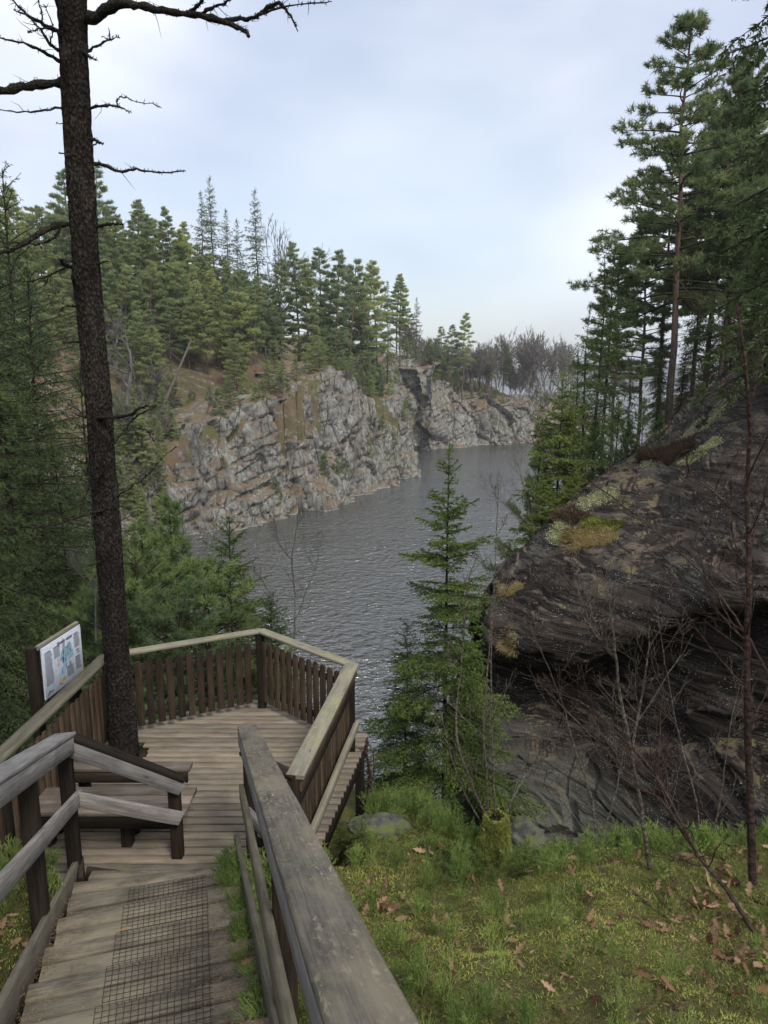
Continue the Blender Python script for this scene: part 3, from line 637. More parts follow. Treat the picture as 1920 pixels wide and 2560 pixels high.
# --- information sign
def sign():
    dL=6.45; TL=Wd(103,1623,dL); BL=np.array((TL[0],TL[1],Wd(112,1751,dL)[2])); h=TL[2]-BL[2]
    dR=dL
    while Wd(199,1552,dR)[2]-Wd(207,1668,dR)[2]<h*.985 and dR<9: dR+=.01
    TRt=Wd(199,1552,dR); TR=np.array((TRt[0],TRt[1],TL[2]+ (TRt[2]-TL[2])*.15)); 
    U=TR-TL; U[2]=0; Lw=np.linalg.norm(U); U/=Lw; n=np.cross(U,[0,0,1.]); n=n if n[0]>0 else -n
    root=empty('information_sign',BL*1.0-[0,0,.9]); tag(root,'white information board with a blue map, titled Säveåns vatten, on dark posts','sign')
    white=plain('sign_face',(.62,.66,.74),.35); ink=plain('sign_ink',(.05,.05,.07)); 
    O=TL; 
    def pt(u,v,e=0.): return O+U*(u*Lw)-np.array([0,0,1.])*(v*h)+n*e   # u right, v down, 0..1
    def quad(m,u0,v0,u1,v1,e):
        m.add([pt(u0,v1,e),pt(u1,v1,e),pt(u1,v0,e),pt(u0,v0,e)],[[0,1,2,3]])
    m=MB(); m.board(pt(0,.5,-.006),pt(1,.5,-.006),h,.012,wd=(0,0,1),warp=0,seg=1,ch=.001); rel(m.build('panel',white,root),root)
    m=MB(); m.board(pt(-.02,-.02,-.035),pt(1.0,-.02,-.035),.045,.04,wd=(0,0,1)); rel(m.build('top_batten',M['mosscap'],root),root)
    for u,w_ in((-.03,.09),(.93,.09)):
        p=pt(u,0,-.085); rel(add_board_obj('post',(p[0],p[1],float(G(p[0],p[1]))-.1),p+[0,0,.02],w_,.09,M['dark'],root,wd=U),root)
    def lines(u0,u1,v0,v1,n_,head=True,jag=True):
        for k in range(n_):
            v=v0+(v1-v0)*k/n_; e=u1-(random.random()*.03 if jag else 0)
            quad(mt,u0,v,e if k else u0+(u1-u0)*.75,v+(v1-v0)/n_*(.42 if k else .6),.0015)
    mt=MB()
    lines(.05,.24,.12,.78,34); lines(.27,.44,.12,.36,12); lines(.80,.95,.10,.40,15); lines(.80,.95,.58,.86,14); lines(.56,.76,.66,.88,12); lines(.63,.70,.58,.66,4); lines(.12,.22,.90,.93,1); lines(.36,.46,.90,.93,1); lines(.86,.95,.5,.53,2)
    for u in(.01,.25,.5,.75,.99):
        for v in(.02,.98): quad(mt,u-.006,v-.008,u+.006,v+.008,.002)
    rel(mt.build('printed_text',ink,root),root)
    c=bpy.data.curves.new('title','FONT'); c.body='Säveåns vatten'; c.size=.085; c.offset=.0012; c.shear=.25; c.extrude=.0004; c.resolution_u=3
    to=bpy.data.objects.new('title',c); C.objects.link(to); bpy.context.view_layer.update()
    dg=bpy.context.evaluated_depsgraph_get(); me=bpy.data.meshes.new_from_object(to.evaluated_get(dg)); bpy.data.objects.remove(to)
    me.materials.clear(); me.materials.append(ink); to=bpy.data.objects.new('title',me); C.objects.link(to); to.parent=root
    wdt=max(v.co.x for v in me.vertices); s=(.40*Lw)/wdt; p=pt(.36,.135,.002)
    mm=Matrix((( U[0]*s,0,n[0],p[0]),(U[1]*s,0,n[1],p[1]),(U[2]*s,s*1.15,n[2],p[2]),(0,0,0,1)))
    me.transform(Matrix.Translation(-Vector(root.location))@mm)
    def blob(cx,cy,ru,rv,mat,nm,e,seed,npn=26):
        th=np.linspace(0,2*math.pi,npn,endpoint=False); r=1+.45*fbm(np.stack([np.cos(th)*1.6+seed,np.sin(th)*1.6,0*th],1),3)
        V=[pt(cx,cy,e)]+[pt(cx+ru*q*math.cos(a),cy+rv*q*math.sin(a),e) for a,q in zip(th,r)]
        return V,[[0,1+k,1+(k+1)%npn] for k in range(npn)]
    teal=plain('map_land',(.30,.45,.50)); blue=plain('map_water',(.05,.09,.35)); cream=plain('map_inset',(.5,.48,.44)); orange=plain('fish_print',(.50,.27,.10)); 
    m=MB()
    for cx,cy,ru,rv,sd in((.60,.33,.13,.13,1),(.53,.18,.035,.09,2),(.52,.42,.09,.12,3),(.68,.44,.07,.1,4),(.53,.55,.05,.1,5),(.47,.66,.06,.08,6),(.42,.75,.05,.06,7)):
        V,F_=blob(cx,cy,ru,rv,0,0,.0014+sd*.0002,sd); m.add(V,F_)
    rel(m.build('map_land',teal,root),root)
    m=MB()
    for cx,cy,ru,rv,sd in((.50,.30,.012,.07,11),(.49,.47,.022,.06,12),(.55,.49,.012,.04,13),(.68,.36,.01,.05,14),(.44,.68,.008,.06,15),(.55,.60,.008,.05,16),(.62,.27,.05,.006,17),(.60,.41,.05,.006,18)):
        V,F_=blob(cx,cy,ru,rv,0,0,.0034+(sd-10)*.0002,sd); m.add(V,F_)
    rel(m.build('map_water',blue,root),root)
    m=MB(); V,F_=blob(.37,.46,.03,.07,0,0,.0018,31); m.add(V,F_); rel(m.build('map_inset',cream,root),root)
    m=MB(); fs=[(.33,.86),(.36,.83),(.43,.815),(.49,.83),(.52,.80),(.525,.88),(.49,.86),(.46,.885),(.44,.87),(.38,.89),(.35,.88)]
    V=[pt(.43,.85,.0022)]+[pt(a,b,.0022) for a,b in fs]; m.add(V,[[0,1+k,1+(k+1)%len(fs)] for k in range(len(fs))]); rel(m.build('fish_picture',orange,root),root)
    m=MB()
    for fs in([(.03,.97),(.08,.90),(.13,.86),(.12,.90),(.14,.91),(.09,.93)],[(.82,.46),(.86,.44),(.90,.455),(.94,.45),(.90,.475),(.86,.465)]):
        cx,cy=np.mean(fs,0); V=[pt(cx,cy,.0022)]+[pt(a,b,.0022) for a,b in fs]; m.add(V,[[0,1+k,1+(k+1)%len(fs)] for k in range(len(fs))])
    rel(m.build('animal_picture',plain('animal_print',(.12,.08,.06)),root),root)
sign()
# ================================================================ TREES
def needle_mesh(name,A,B,spacing,Ln,Wn,mat,parent,spread=.9,fwd=.75,tint=None,droop=0.,jit=.25,seed=1,upb=0.):
    """needles as thin triangles along twig segments A->B"""
    g=np.random.default_rng(seed); A=np.asarray(A);B=np.asarray(B); d=B-A; L_=np.linalg.norm(d,axis=1); n=np.maximum(1,np.round(L_/spacing)).astype(int)
    idx=np.repeat(np.arange(len(A)),n); m=len(idx); t=g.random(m)[:,None]
    ax=nrm(d)[idx]; p=A[idx]+d[idx]*t; r=g.normal(size=(m,3)); r=nrm(r-ax*(r*ax).sum(1,keepdims=True)); r[:,2]+=upb
    dr=nrm(ax*fwd+r*spread+np.array([0,0,-droop])); ln=Ln*(1-jit+2*jit*g.random(m))[:,None]
    sd=nrm(np.cross(dr,g.normal(size=(m,3))))*Wn/2
    V=np.stack([p-sd,p+sd,p+dr*ln],1).reshape(-1,3)
    tt=g.random(len(A)) if tint is None else tint
    c=np.repeat(np.clip(tt[idx]*.75+.25*g.random(m),0,1),3)
    return mk(name,V,np.arange(3*m).reshape(-1,3),mat,parent,col=c)
def branch_curve(p,az,el,L_,sag,tip,n=7,wob=.06):
    """polyline of a limb: starts at elevation el, sags, tip turns up"""
    s=np.linspace(0,1,n); e=el-sag*np.sin(s*math.pi*.62)+tip*s**2.5; a=az+np.cumsum(np.random.normal(0,wob,n))
    d=np.stack([np.cos(e)*np.cos(a),np.cos(e)*np.sin(a),np.sin(e)],1)*(L_/(n-1))
    return p+np.concatenate([[[0,0,0]],np.cumsum(d[:-1],0)])
def interp(P,t):
    k=t*(len(P)-1); i=min(int(k),len(P)-2); return P[i]+(P[i+1]-P[i])*(k-i)
def spruce(seed,H,Rb,lod='near',mat='spruce',z0=.06,whorl=.3,nb=6,droop=.35,sec=.10,seclen=.34,nsp=.011,nl=.022,nw=.006,power=.75,dead=.0,bark='bark',asym=.25,tiptwig=True,hang=.25,trunk_r=None):
    random.seed(seed); np.random.seed(seed)
    root=empty('spruce_tree'); mb=MB(); tr=trunk_r or H*.0085
    zs=np.linspace(-.8,H,14); wx=fbm(np.stack([zs*.3,0*zs+seed,0*zs],1),2)*.04*min(H/6,2); wy=fbm(np.stack([zs*.3,0*zs+seed+50,0*zs],1),2)*.04*min(H/6,2)
    TP=np.stack([wx-wx[0],wy-wy[0],zs],1); TR=tr*np.clip(1-zs/H,0.03,1)**.85; mb.tube(TP,TR,7 if lod!='far' else 5)
    A=[];B=[];T=[]; z=H*z0; ph=random.random()*6
    def seg(a,b,t): A.append(a);B.append(b);T.append(t)
    lead=interp(TP,.965)
    while z<H-.12*min(1,H/5):
        f=z/H; k=nb if f<.85 else max(3,nb-2); ph+=random.random()
        prof=Rb*((1-f)**power)*min(1,.45+f*3.2)
        for j in range(k):
            if random.random()<.06: continue
            az=ph+j*2*math.pi/k+random.uniform(-.3,.3); L_=prof*random.uniform(1-asym*1.6,1+asym*.6)+.06
            zz=z+random.uniform(-.4,.4)*whorl; c0=TP[0]+0; tt=(zz+.8)/(H+.8); p=interp(TP,min(tt,.999))
            el=(-.05-.25*(1-f))+.95*f**2.2
            n=7 if L_>.35 else 4
            P=branch_curve(p,az,el,L_,droop*(1-.5*f),.55*droop*1.6,n)
            isdead=(f<dead and random.random()<.75)
            mb.tube(P,np.linspace(max(.0025,.011*L_+tr*.05),.0018 if lod!='far' else .006,n),4 if lod=='near' else 3,cap=False)
            if isdead:
                for q in range(int(L_/.15)):
                    t=random.uniform(.2,1); a=interp(P,t); ax=nrm(interp(P,min(1,t+.05))-interp(P,t-.05)); sdv=np.cross(ax,[0,0,1.])*random.choice((-1,1)); d=nrm(ax*.6+sdv+[0,0,random.uniform(-.5,.2)])
                    mb.tube([a,a+d*L_*.12,a+d*L_*.2+[0,0,-.02]],[.003,.002,.001],3,cap=False)
                continue
            bt=random.random(); s=.10 if f>.4 else .22
            # needles along the outer limb itself
            for q in range(n-1):
                if (q+1)/(n-1)>(.25 if f>.3 else .45): seg(P[q],P[q+1],bt)
            s0=s*L_; d_=s0
            while d_<L_*.97:
                t=d_/L_; a=interp(P,t); ax=nrm(interp(P,min(1,t+.06))-interp(P,max(0,t-.06)))
                sl=seclen*L_*(1-t)**.7*random.uniform(.6,1.2)+.05*min(1,L_)
                sl=min(sl,.75)
                for sgn in(-1,1):
                    sdv=nrm(np.cross(ax,[0,0,1.]))*sgn; d=nrm(ax*random.uniform(.6,.95)+sdv*.95+np.array([0,0,random.uniform(-hang*1.6,.15-hang*.3)]))
                    m1=a+d*sl*.55; e=a+d*sl+np.array([0,0,-hang*.35*sl])
                    seg(a,m1,bt*.7+.3*random.random()); seg(m1,e,bt*.7+.3*random.random())
                    if lod=='near' and sl>.06: mb.tube([a,m1,e],[.0025,.0018,.001],3,cap=False)
                    if lod!='far' and sl>.16:
                        k2=int(sl/(.07 if lod=='near' else .11))
                        for u in range(1,k2+1):
                            uu=u/(k2+1); b0=a+(e-a)*uu
                            for s2 in(-1,1):
                                sv=nrm(np.cross(d,[0,0,1.]))*s2; dd=nrm(d*.8+sv*.8+np.array([0,0,random.uniform(-hang*1.8,.1)])); l2=.42*sl*(1-uu*.7)*random.uniform(.6,1.15)
                                seg(b0,b0+dd*l2,bt*.6+.4*random.random())
                d_+=sec*(1+.5*random.random())*(1 if L_<1.5 else 1.25)
        z+=whorl*(1-.45*f)*random.uniform(.75,1.2)
    for q in range(3): seg(interp(TP,.93+.02*q),interp(TP,.95+.024*q),.7)
    mb.build('trunk',M[bark],root)
    needle_mesh('crown',A,B,nsp,nl,nw,M[mat],root,seed=seed,droop=.15)
    return root
def pine(seed,H,crown0,Rb,mat='pine',nlimb=46,tuft=.16,tn=16,tw=.02,bark='pinebark',flat=.5,lean=.03,trunk_r=None,shape='tall',sub=7,tp=3,branch_el=.25,stubs=8):
    random.seed(seed);np.random.seed(seed); root=empty('pine_tree'); mb=MB(); ml=MB(); tr=trunk_r or H*.0105
    zs=np.linspace(-1,H,16); a0=random.random()*6; cv=lean*H*(np.clip(zs/H,0,1))**1.5
    TP=np.stack([cv*math.cos(a0)+.012*H*fbm(np.stack([zs*.25,0*zs+seed,0*zs],1),2)*sst(0,3,zs),cv*math.sin(a0)+.012*H*fbm(np.stack([zs*.25,0*zs+seed+9,0*zs],1),2)*sst(0,3,zs),zs],1)
    mb.tube(TP,tr*np.clip(1-.82*np.clip(zs/H,0,1)**1.2,.05,1)+.0,8 if tw<.05 else 5)
    A=[];D=[];T=[]
    for j in range(nlimb):
        f=(j+random.random())/nlimb; z=crown0+(H-crown0)*f; p=interp(TP,(z+1)/(H+1)*.999)
        if shape=='tall': pr=(.35+.65*math.sin(math.pi*min(1,(f*.75+.22))))*(1-.72*f**2)
        elif shape=='round': pr=math.sqrt(max(.05,1-(f*1.0)**2.2))*(.6+.4*min(1,f*3))
        else: pr=(1-f)**.8*(.7+.3*min(1,f*5))+.05
        L_=Rb*pr*random.uniform(.55,1.12); az=j*2.4+random.uniform(-.5,.5)
        el=branch_el*(1+1.6*f)-.25*(1-f)+random.uniform(-.15,.15)
        P=branch_curve(p,az,el,L_,.30 if tw<.05 else .15,.55,6,.16)
        ml.tube(P,np.linspace(max(.013*L_+tr*.08,.008),.005 if tw<.05 else .012,6),4 if tw<.05 else 3,cap=False)
        bt=random.random(); ns=max(3,int(sub*(L_/Rb+.3)))
        for q in range(ns):
            t=.38+.62*(q+random.random()*.8)/ns; t=min(t,1); a=interp(P,t); ax=nrm(interp(P,min(1,t+.05))-interp(P,max(0,t-.08)))
            sdv=nrm(np.cross(ax,[0,0,1.]))*(1 if q%2 else -1)
            d=nrm(ax*random.uniform(.4,1)+sdv*random.uniform(.3,1)+np.array([0,0,random.uniform(0,.45)])); l=.34*L_*(1.15-t)*random.uniform(.7,1.3)+tuft*.8
            if t>.95: d=ax; l=tuft
            e=a+d*l; ml.tube([a,a+d*l*.5+[0,0,-.02*l],e],[.006,.005,.003] if tw<.05 else [.012,.01,.008],3,cap=False)
            for r_ in range(tp):
                u=.35+.65*(r_+1)/tp; b=a+d*l*u+np.random.normal(0,tuft*.35,3)*np.array([1,1,flat]); dd=nrm(d+np.random.normal(0,.5,3)+np.array([0,0,.45]))
                A.append(b);D.append(dd);T.append(bt*.5+.5*random.random())
    for j in range(4): A.append(TP[-1]+np.random.normal(0,.1*tuft,3)); D.append(np.array([0,0,1.])+np.random.normal(0,.25,3)); T.append(.7)
    for j in range(stubs):
        z=random.uniform(crown0*.35,crown0*1.1); p=interp(TP,(z+1)/(H+1)); P=branch_curve(p,random.random()*6.3,.1,Rb*random.uniform(.15,.5),.3,.2,4,.2); ml.tube(P,[.018,.012,.008,.004],3,cap=False)
    mb.build('trunk',M[bark],root); ml.build('limbs',M['bark_far'],root)
    # needle bursts
    A=np.array(A);D=nrm(np.array(D));T=np.array(T); g=np.random.default_rng(seed); m=len(A)*tn; idx=np.repeat(np.arange(len(A)),tn)
    r=g.normal(size=(m,3)); dr=nrm(D[idx]*.75+nrm(r)*.95); p=A[idx]+D[idx]*(g.random(m)[:,None]-.5)*tuft*.9; ln=tuft*(.55+.6*g.random(m))[:,None]
    sd=nrm(np.cross(dr,g.normal(size=(m,3))))*tw/2; V=np.stack([p-sd,p+sd,p+dr*ln],1).reshape(-1,3)
    mk('crown',V,np.arange(3*m).reshape(-1,3),M[mat],root,col=np.repeat(np.clip(T[idx]*.8+.2*g.random(m),0,1),3))
    return root
def bare(seed,H,mat='fartwig',r0=None,depth=5,sides=3,spread=.55,name='bare_tree',minr=.012,nk=(3,4),up=.25,multi=1,tw='crown'):
    random.seed(seed);np.random.seed(seed); root=empty(name); mt=MB(); mc=MB()
    def grow(p,d,L_,r,dep):
        n=4; P=[p]; q=p; dd=d
        for i in range(n): dd=nrm(dd+np.random.normal(0,.11,3)+np.array([0,0,.06*up])); q=q+dd*L_/n; P.append(q)
        P=np.array(P); rr=np.linspace(r,max(minr,r*.62),n+1); (mt if dep>=depth-1 else mc).tube(P,rr,max(sides,5) if dep>=depth-1 and sides>3 else sides,cap=False)
        if dep==0: return
        for j in range(random.randint(*nk)):
            t=random.uniform(.35,1) if j else 1; b=interp(P,t); a=nrm(np.cross(dd,np.random.normal(size=3))); s=spread*random.uniform(.5,1.2)*(1 if j else .4)
            grow(b,nrm(dd*math.cos(s)+a*math.sin(s)+np.array([0,0,up*.3])),L_*random.uniform(.5,.78)*(1 if j else 1.05),max(minr,rr[-1]*(.6 if j else .85)),dep-1)
    for m_ in range(multi):
        d=nrm(np.array([random.uniform(-1,1)*.12*(multi>1)*3,random.uniform(-1,1)*.12*(multi>1)*3,1])); grow(np.array([0,0,-.5]),d,H*.36,r0 or H*.012,depth)
    mt.build('trunk',M[mat],root); mc.build(tw,M[mat],root); return root
def kids(o): return [c for c in bpy.data.objects if c.parent==o]
def put(proto,loc,s=1.,rz=None,tilt=(0,0),label=None,cat='tree',group=None,first={},mat=None,sz=None,name=None):
    if proto.name not in first: first[proto.name]=kids(proto)
    ch=first[proto.name]
    if not proto.get('used'): r=proto; proto['used']=1; new=False
    else: r=proto.copy(); C.objects.link(r); new=True
    if name: r.name=name
    r.location=loc; r.rotation_euler=(tilt[0],tilt[1],random.random()*6.28 if rz is None else rz); r.scale=(s,s,(sz or s))
    if new:
        for c in ch:
            q=c.copy(); C.objects.link(q); q.parent=r
            q.matrix_parent_inverse=Matrix.Identity(4)
    for k in('label','category','group'):
        if k in r: del r[k]
    tag(r,label,cat,group); r['used']=1
    return r
PROTOS=[]
def P_(o): PROTOS.append(o); return o
# ---- prototypes
fp=[P_(pine(100+k,h,h*c0,rb,'farpine',nlimb=46,tuft=.25,tn=14,tw=.045,sub=11,tp=4,flat=.22,shape=s,lean=.05,bark='pinebark',stubs=5)) for k,(h,c0,rb,s) in enumerate([(10,.28,2.6,'cone'),(12,.35,2.1,'tall'),(9,.2,2.7,'round'),(13,.40,2.0,'tall'),(11,.2,2.3,'cone'),(8,.12,2.2,'cone')])]
fs=[P_(spruce(200+k,h,rb,'far','farspruce',whorl=.62,nb=5,droop=.5,sec=.34,seclen=.5,nsp=.06,nl=.20,nw=.06,power=.72,asym=.5,bark='bark_far',hang=.5)) for k,(h,rb) in enumerate([(16,3.0),(14,2.6)])]
fb=[P_(bare(300+k,h,'fartwig',depth=5,spread=.5,minr=.028,nk=(3,4),up=.4)) for k,h in enumerate((13,11,12))]
fbi=P_(bare(310,12,'birch',depth=5,spread=.4,minr=.016,nk=(3,4),name='birch_tree'))
def place(px,y,z=None,dz=0.):
    """ground point under photo column px at distance y"""
    r=ray(px,1000); x=r[0]*y/(math.cos(PIT)-0*0) 
    for _ in range(3):
        zz=float(G(np.array([x]),np.array([float(y)]),False)[0]) if z is None else z
        x=(px-960)/FPX*(y*math.cos(PIT)-zz*math.sin(PIT))
    return (x,y,zz+dz)
def place_top(proto_h,px,pytop,y,z=None):
    if y>80 and z is None:
        while place(px,y)[2]<-11 and y<215: y+=1.5
    """scale so the crown top meets photo row pytop"""
    p=place(px,y,z); x=p[0]; k=(1280-pytop)/FPX; zt=y*(k*math.cos(PIT)-math.sin(PIT))/(math.cos(PIT)+k*math.sin(PIT)); return p,(zt-p[2])/proto_h
HP=[10,12,9,13,11,8]
# ---- skyline trees of the far hill
sky_sp=[(540,437,118,0),(516,475,122,1),(650,468,124,0),(575,520,120,1),(603,545,121,1),(1040,742,168,1),(695,620,118,1),(968,700,150,1)]
for n_,(px,py,y,k) in enumerate(sky_sp):
    p,s=place_top((16,14)[k],px,py,y); put(fs[k],p,s,label='tall dark pointed spruce standing up out of the far hill skyline',group='dark spruces on the far skyline')
sky_pn=[(250,410,100,3),(200,430,96,1),(350,505,108,3),(375,540,106,1),(440,524,110,3),(415,560,112,4),(480,560,116,1),(750,608,118,3),(800,630,122,1),(840,635,120,3),(875,655,126,4),(920,655,130,3),(880,668,134,1),(945,675,138,1),(990,690,148,3),(1000,695,140,1),(1155,785,172,3),(1130,815,170,1),(1105,820,168,4),(290,560,104,0),(330,600,102,4),(700,650,116,4),(770,655,117,4),(820,690,125,4),(905,700,133,4),(1090,850,166,0),(1070,850,166,5)]
for px,py,y,k in sky_pn:
    p,s=place_top(HP[k],px,py,y); put(fp[k],p,s,label='green pine with its crown against the sky on the far hill',group='pines along the far skyline')
# ---- slope pines
random.seed(5); cnt=0; tries=0; pts=[]
while cnt<222 and tries<5000:
    tries+=1; px=random.uniform(-40,1150); y=random.uniform(84,150) if px<1010 else random.uniform(168,185)
    x,yy,z=place(px,y); s_,a_=near_pt(np.array([x]),np.array([y])); s_=s_[0]
    if s_<5.0 or s_>58: continue
    if any((x-q[0])**2+(y-q[1])**2<2.3**2 for q in pts): continue
    # keep the bare brown patches above the cliff
    pyy=1280-FPX*(y*math.sin(PIT)+z*math.cos(PIT))/(y*math.cos(PIT)-z*math.sin(PIT))
    if 400<px<560 and pyy>945: continue
    if 690<px<790 and 880<pyy<960: continue
    pts.append((x,y)); k=random.choice((0,0,2,2,4,5,5)); hh=random.uniform(6.5,12.5)
    if s_<12: hh*=.62
    put(fp[k],(x,y,z-.2),hh/HP[k],tilt=(random.uniform(-.06,.06),random.uniform(-.06,.06)),label='green pine growing among others on the far hillside above the cliff',group='pines covering the far hillside'); cnt+=1
# small pines and bushes on the cliff itself (ledges)
CV=np.array([v.co for v in cliff_o.data.vertices])
def on_cliff(px,py):
    r=ray(px,py); k=CV@r/(r@r); e=np.linalg.norm(CV-k[:,None]*r,axis=1)/np.maximum(k,1); e[k<20]=9; j=np.where(e<.004)[0]
    if len(j)==0: return CV[np.argmin(e)]
    return CV[j[np.argmin(k[j])]]
for px,py,h,k in[(815,1200,4.2,5),(835,1195,3.2,5),(690,1265,3.6,5),(960,1120,5.5,4),(985,1150,6.0,4),(1010,1190,3.0,5),(545,1060,4.5,5),(600,1100,2.6,5),(860,1200,3.5,2),(975,985,4.2,5),(1180,990,3.4,5),(1205,1005,4,5),(930,1150,3.5,5),(720,1020,3,5),(640,1010,3.4,5)]:
    p=on_cliff(px,py); put(fp[k],p+[0,1.2,-.5],h/HP[k],name='pine_shrub',cat='shrub',label='small bushy evergreen rooted on a ledge of the grey cliff',group='small evergreens on the cliff ledges')  # bushy pines, small copies of the far pine models
# ---- bare trees: far wood at the end of the lake, and among the pines
random.seed(77)
for i in range(96):
    px=random.uniform(240,520 if i%3==0 else 440); py=random.uniform(970,1330); h=random.uniform(3.0,7.0) if px<430 else random.uniform(2,3.5)
    p=on_cliff(px,py)
    if i%3: put(fp[random.choice((0,2,4,5,5))],p+[0,.8,-.5],h/10,name='young_pine',label='small pine on the overgrown left part of the far slope, below the brown ground',group='pines on the overgrown left slope')
    else: put(fb[i%3],p+[0,.8,-.4],h/11,name='leafless_bush',cat='bush',label='grey leafless bush among the pines on the overgrown left slope',group='leafless bushes on the left slope')
for px,py,h in((520,1000,3),(560,990,3.4),(610,985,4),(660,1000,3),(705,975,4.2),(745,955,3.5),(770,940,4.5),(880,965,4.5),(905,975,4),(930,990,5),(955,1000,5),(1000,960,5),(1075,955,4),(1110,965,4),(1230,1000,4),(1260,1010,3.5),(700,1190,2.6),(560,1180,2.2),(1015,1060,4.5),(865,1080,2.4)):
    p=on_cliff(px,py); put(fp[random.choice((0,2,5))],p+[0,1.0,-.4],h/9.5,name='pine_shrub',cat='shrub',label='low bushy evergreen along the upper edge of the grey cliff',group='low evergreens along the cliff edge')  # low pines scaled down from the far hill models
for i in range(26):
    px=random.uniform(520,1280); py=random.uniform(960,1180); p=on_cliff(px,py); put(fb[i%3],p+[0,.8,-.4],random.uniform(1.6,3.2)/11,name='leafless_bush',cat='bush',label='small grey leafless bush clinging to the cliff',group='leafless bushes clinging to the cliff')
cnt=0; pts=[]
while cnt<52:
    px=random.uniform(1130,1440); y=random.uniform(184,204); p,s=place_top(12.0,px,random.uniform(815,880),y,z=random.uniform(-4,-2)); 
    if any(abs(p[0]-q)<.25 for q in pts): continue
    pts.append(p[0]); put(fb[cnt%3],p,s,sz=s,label='tall leafless tree in the grey-brown wood closing the lake',group='tall leafless trees closing the lake'); cnt+=1
for i in range(12):
    p,s=place_top(HP[1],random.uniform(1150,1430),random.uniform(850,905),random.uniform(186,200),z=-3.); put(fp[1 if i%2 else 4],p,s,label='green pine mixed into the grey-brown wood closing the lake',group='pines in the wood closing the lake')
cnt=0; pts=[]
while cnt<46:
    px=random.uniform(1020,1500); y=random.uniform(172,215); x,yy,z=place(px,y); s_,_=near_pt(np.array([x]),np.array([y]))
    if s_[0]<4 or any((x-q[0])**2+(y-q[1])**2<2.2**2 for q in pts): continue
    pts.append((x,y)); z=max(z,-12.5); k=random.randrange(3); put(fb[k],(x,y,z-.3),random.uniform(.8,1.2),label='leafless grey-brown tree in the bare wood at the far end of the lake',group='leafless trees at the far end of the lake'); cnt+=1
for px,y,s in((700,116,1.25),(560,100,.8),(620,112,.9),(880,114,.8),(860,118,.9),(905,122,.85),(930,128,.8),(1060,170,.9),(1085,172,1.0),(300,92,.8),(345,96,.7),(1010,166,.7),(780,108,.6),(240,90,.7)):
    p=place(px,y); put(fb[int(px)%3],p,s*.75,label='leafless grey tree standing between the green pines of the far hill',group='leafless trees among the hillside pines')
p,s=place_top(12*.95,690,565,119); put(fbi,p,s,label='pale birch with a fine bare crown beside the tallest far spruce',rz=1.)
for px,py,h in((487,1225,7.5),(945,1150,5)):
    p=on_cliff(px,py); put(fbi,p+[0,.6,-.2],h/12,sz=h/12,label='thin white birch growing up the cliff face near the water',group='thin birches on the cliff')
# leaning dead-looking pine trunk and bleached snag on the brown slope
def limb_tree(name,label,cat,stems,mat,partname='branches'):
    """tree from explicit polylines [(points, radii)]; first one is the trunk"""
    root=empty(name,tuple(stems[0][0][0])); tag(root,label,cat); a=MB(); b=MB()
    for k,(P,r) in enumerate(stems): (a if k==0 else b).tube(P,r,7 if k==0 else 4,cap=False)
    inv=Matrix.Translation(-Vector(root.location))
    o=a.build('trunk',M[mat],root,smooth=True); o.matrix_parent_inverse=inv
    if b.V: o=b.build(partname,M[mat],root,smooth=True); o.matrix_parent_inverse=inv
    return root
def pxline(L_,d): return np.array([Wd(x,y,(d if np.isscalar(d) else d[i])) for i,(x,y) in enumerate(L_)])
limb_tree('leaning_trunk','slender leaning pine trunk crossing the brown slope above the cliff','tree',[(pxline([(400,1035),(425,975),(455,905),(478,850)],[84,86,88,90]),[.26,.2,.16,.1])]+[(pxline([(x,y),(x+dx,y+dy)],[86,86]),[.05,.02]) for x,y,dx,dy in((430,965,30,25),(440,940,40,-10),(455,905,-30,-25),(420,985,25,8))],'pinebark')
random.seed(3);np.random.seed(3)
def snag(px,py,y,H,seed):
    st_=[]; random.seed(seed);np.random.seed(seed)
    def g(p,d,L_,r,dep):
        P=[p];q=p
        for i in range(4): d=nrm(d+np.random.normal(0,.22,3)+np.array([0,0,.03])); q=q+d*L_/4; P.append(q)
        st_.append((np.array(P),np.linspace(r,r*.5,5)))
        if dep:
            for j in range(4):
                s=random.uniform(.5,1.3); a=nrm(np.cross(d,np.random.normal(size=3))); g(interp(np.array(P),random.uniform(.3,1)),nrm(d*math.cos(s)+a*math.sin(s)),L_*.55,r*.5,dep-1)
    g(Wd(px,py,y),np.array([0,0,1.]),H,.22,3); return st_
limb_tree('dead_tree','bleached grey dead tree with twisted branches on the far brown slope','tree',snag(318,1030,74,6.5,4),'greywood')
# ================================================================ NEAR TREES
# main spruce by the deck
sp_a=P_(spruce(11,5.5,1.42,'near','spruce',z0=.16,whorl=.31,nb=6,droop=.36,sec=.07,seclen=.46,nsp=.006,nl=.032,nw=.0125,power=.8,trunk_r=.042,asym=.42))
p,s=place_top(5.5,1108,1098,9.0); put(sp_a,p,s,rz=.6,label='slim green spruce in front of the lake, between the deck and the dark rock')
sp_b=P_(spruce(23,4.2,1.3,'near','spruce',z0=.05,whorl=.26,nb=6,droop=.3,sec=.10,seclen=.45,nsp=.008,nl=.030,nw=.0105,power=.7,trunk_r=.035))
p,s=place_top(4.2,1010,1545,9.6); put(sp_b,p,s*1.0,rz=1.2,label='small spruce half hidden at the lower left of the slim spruce')
sp_f=P_(spruce(29,4.2,1.15,'near','darkspruce',z0=.05,whorl=.28,nb=5,droop=.4,sec=.10,seclen=.45,nsp=.008,nl=.030,nw=.0105,power=.7,trunk_r=.03,asym=.4))
p,s=place_top(4.2,1190,1690,10.8); put(sp_f,p,s,rz=2.9,label='dark small spruce between the slim spruce and the foot of the rock')
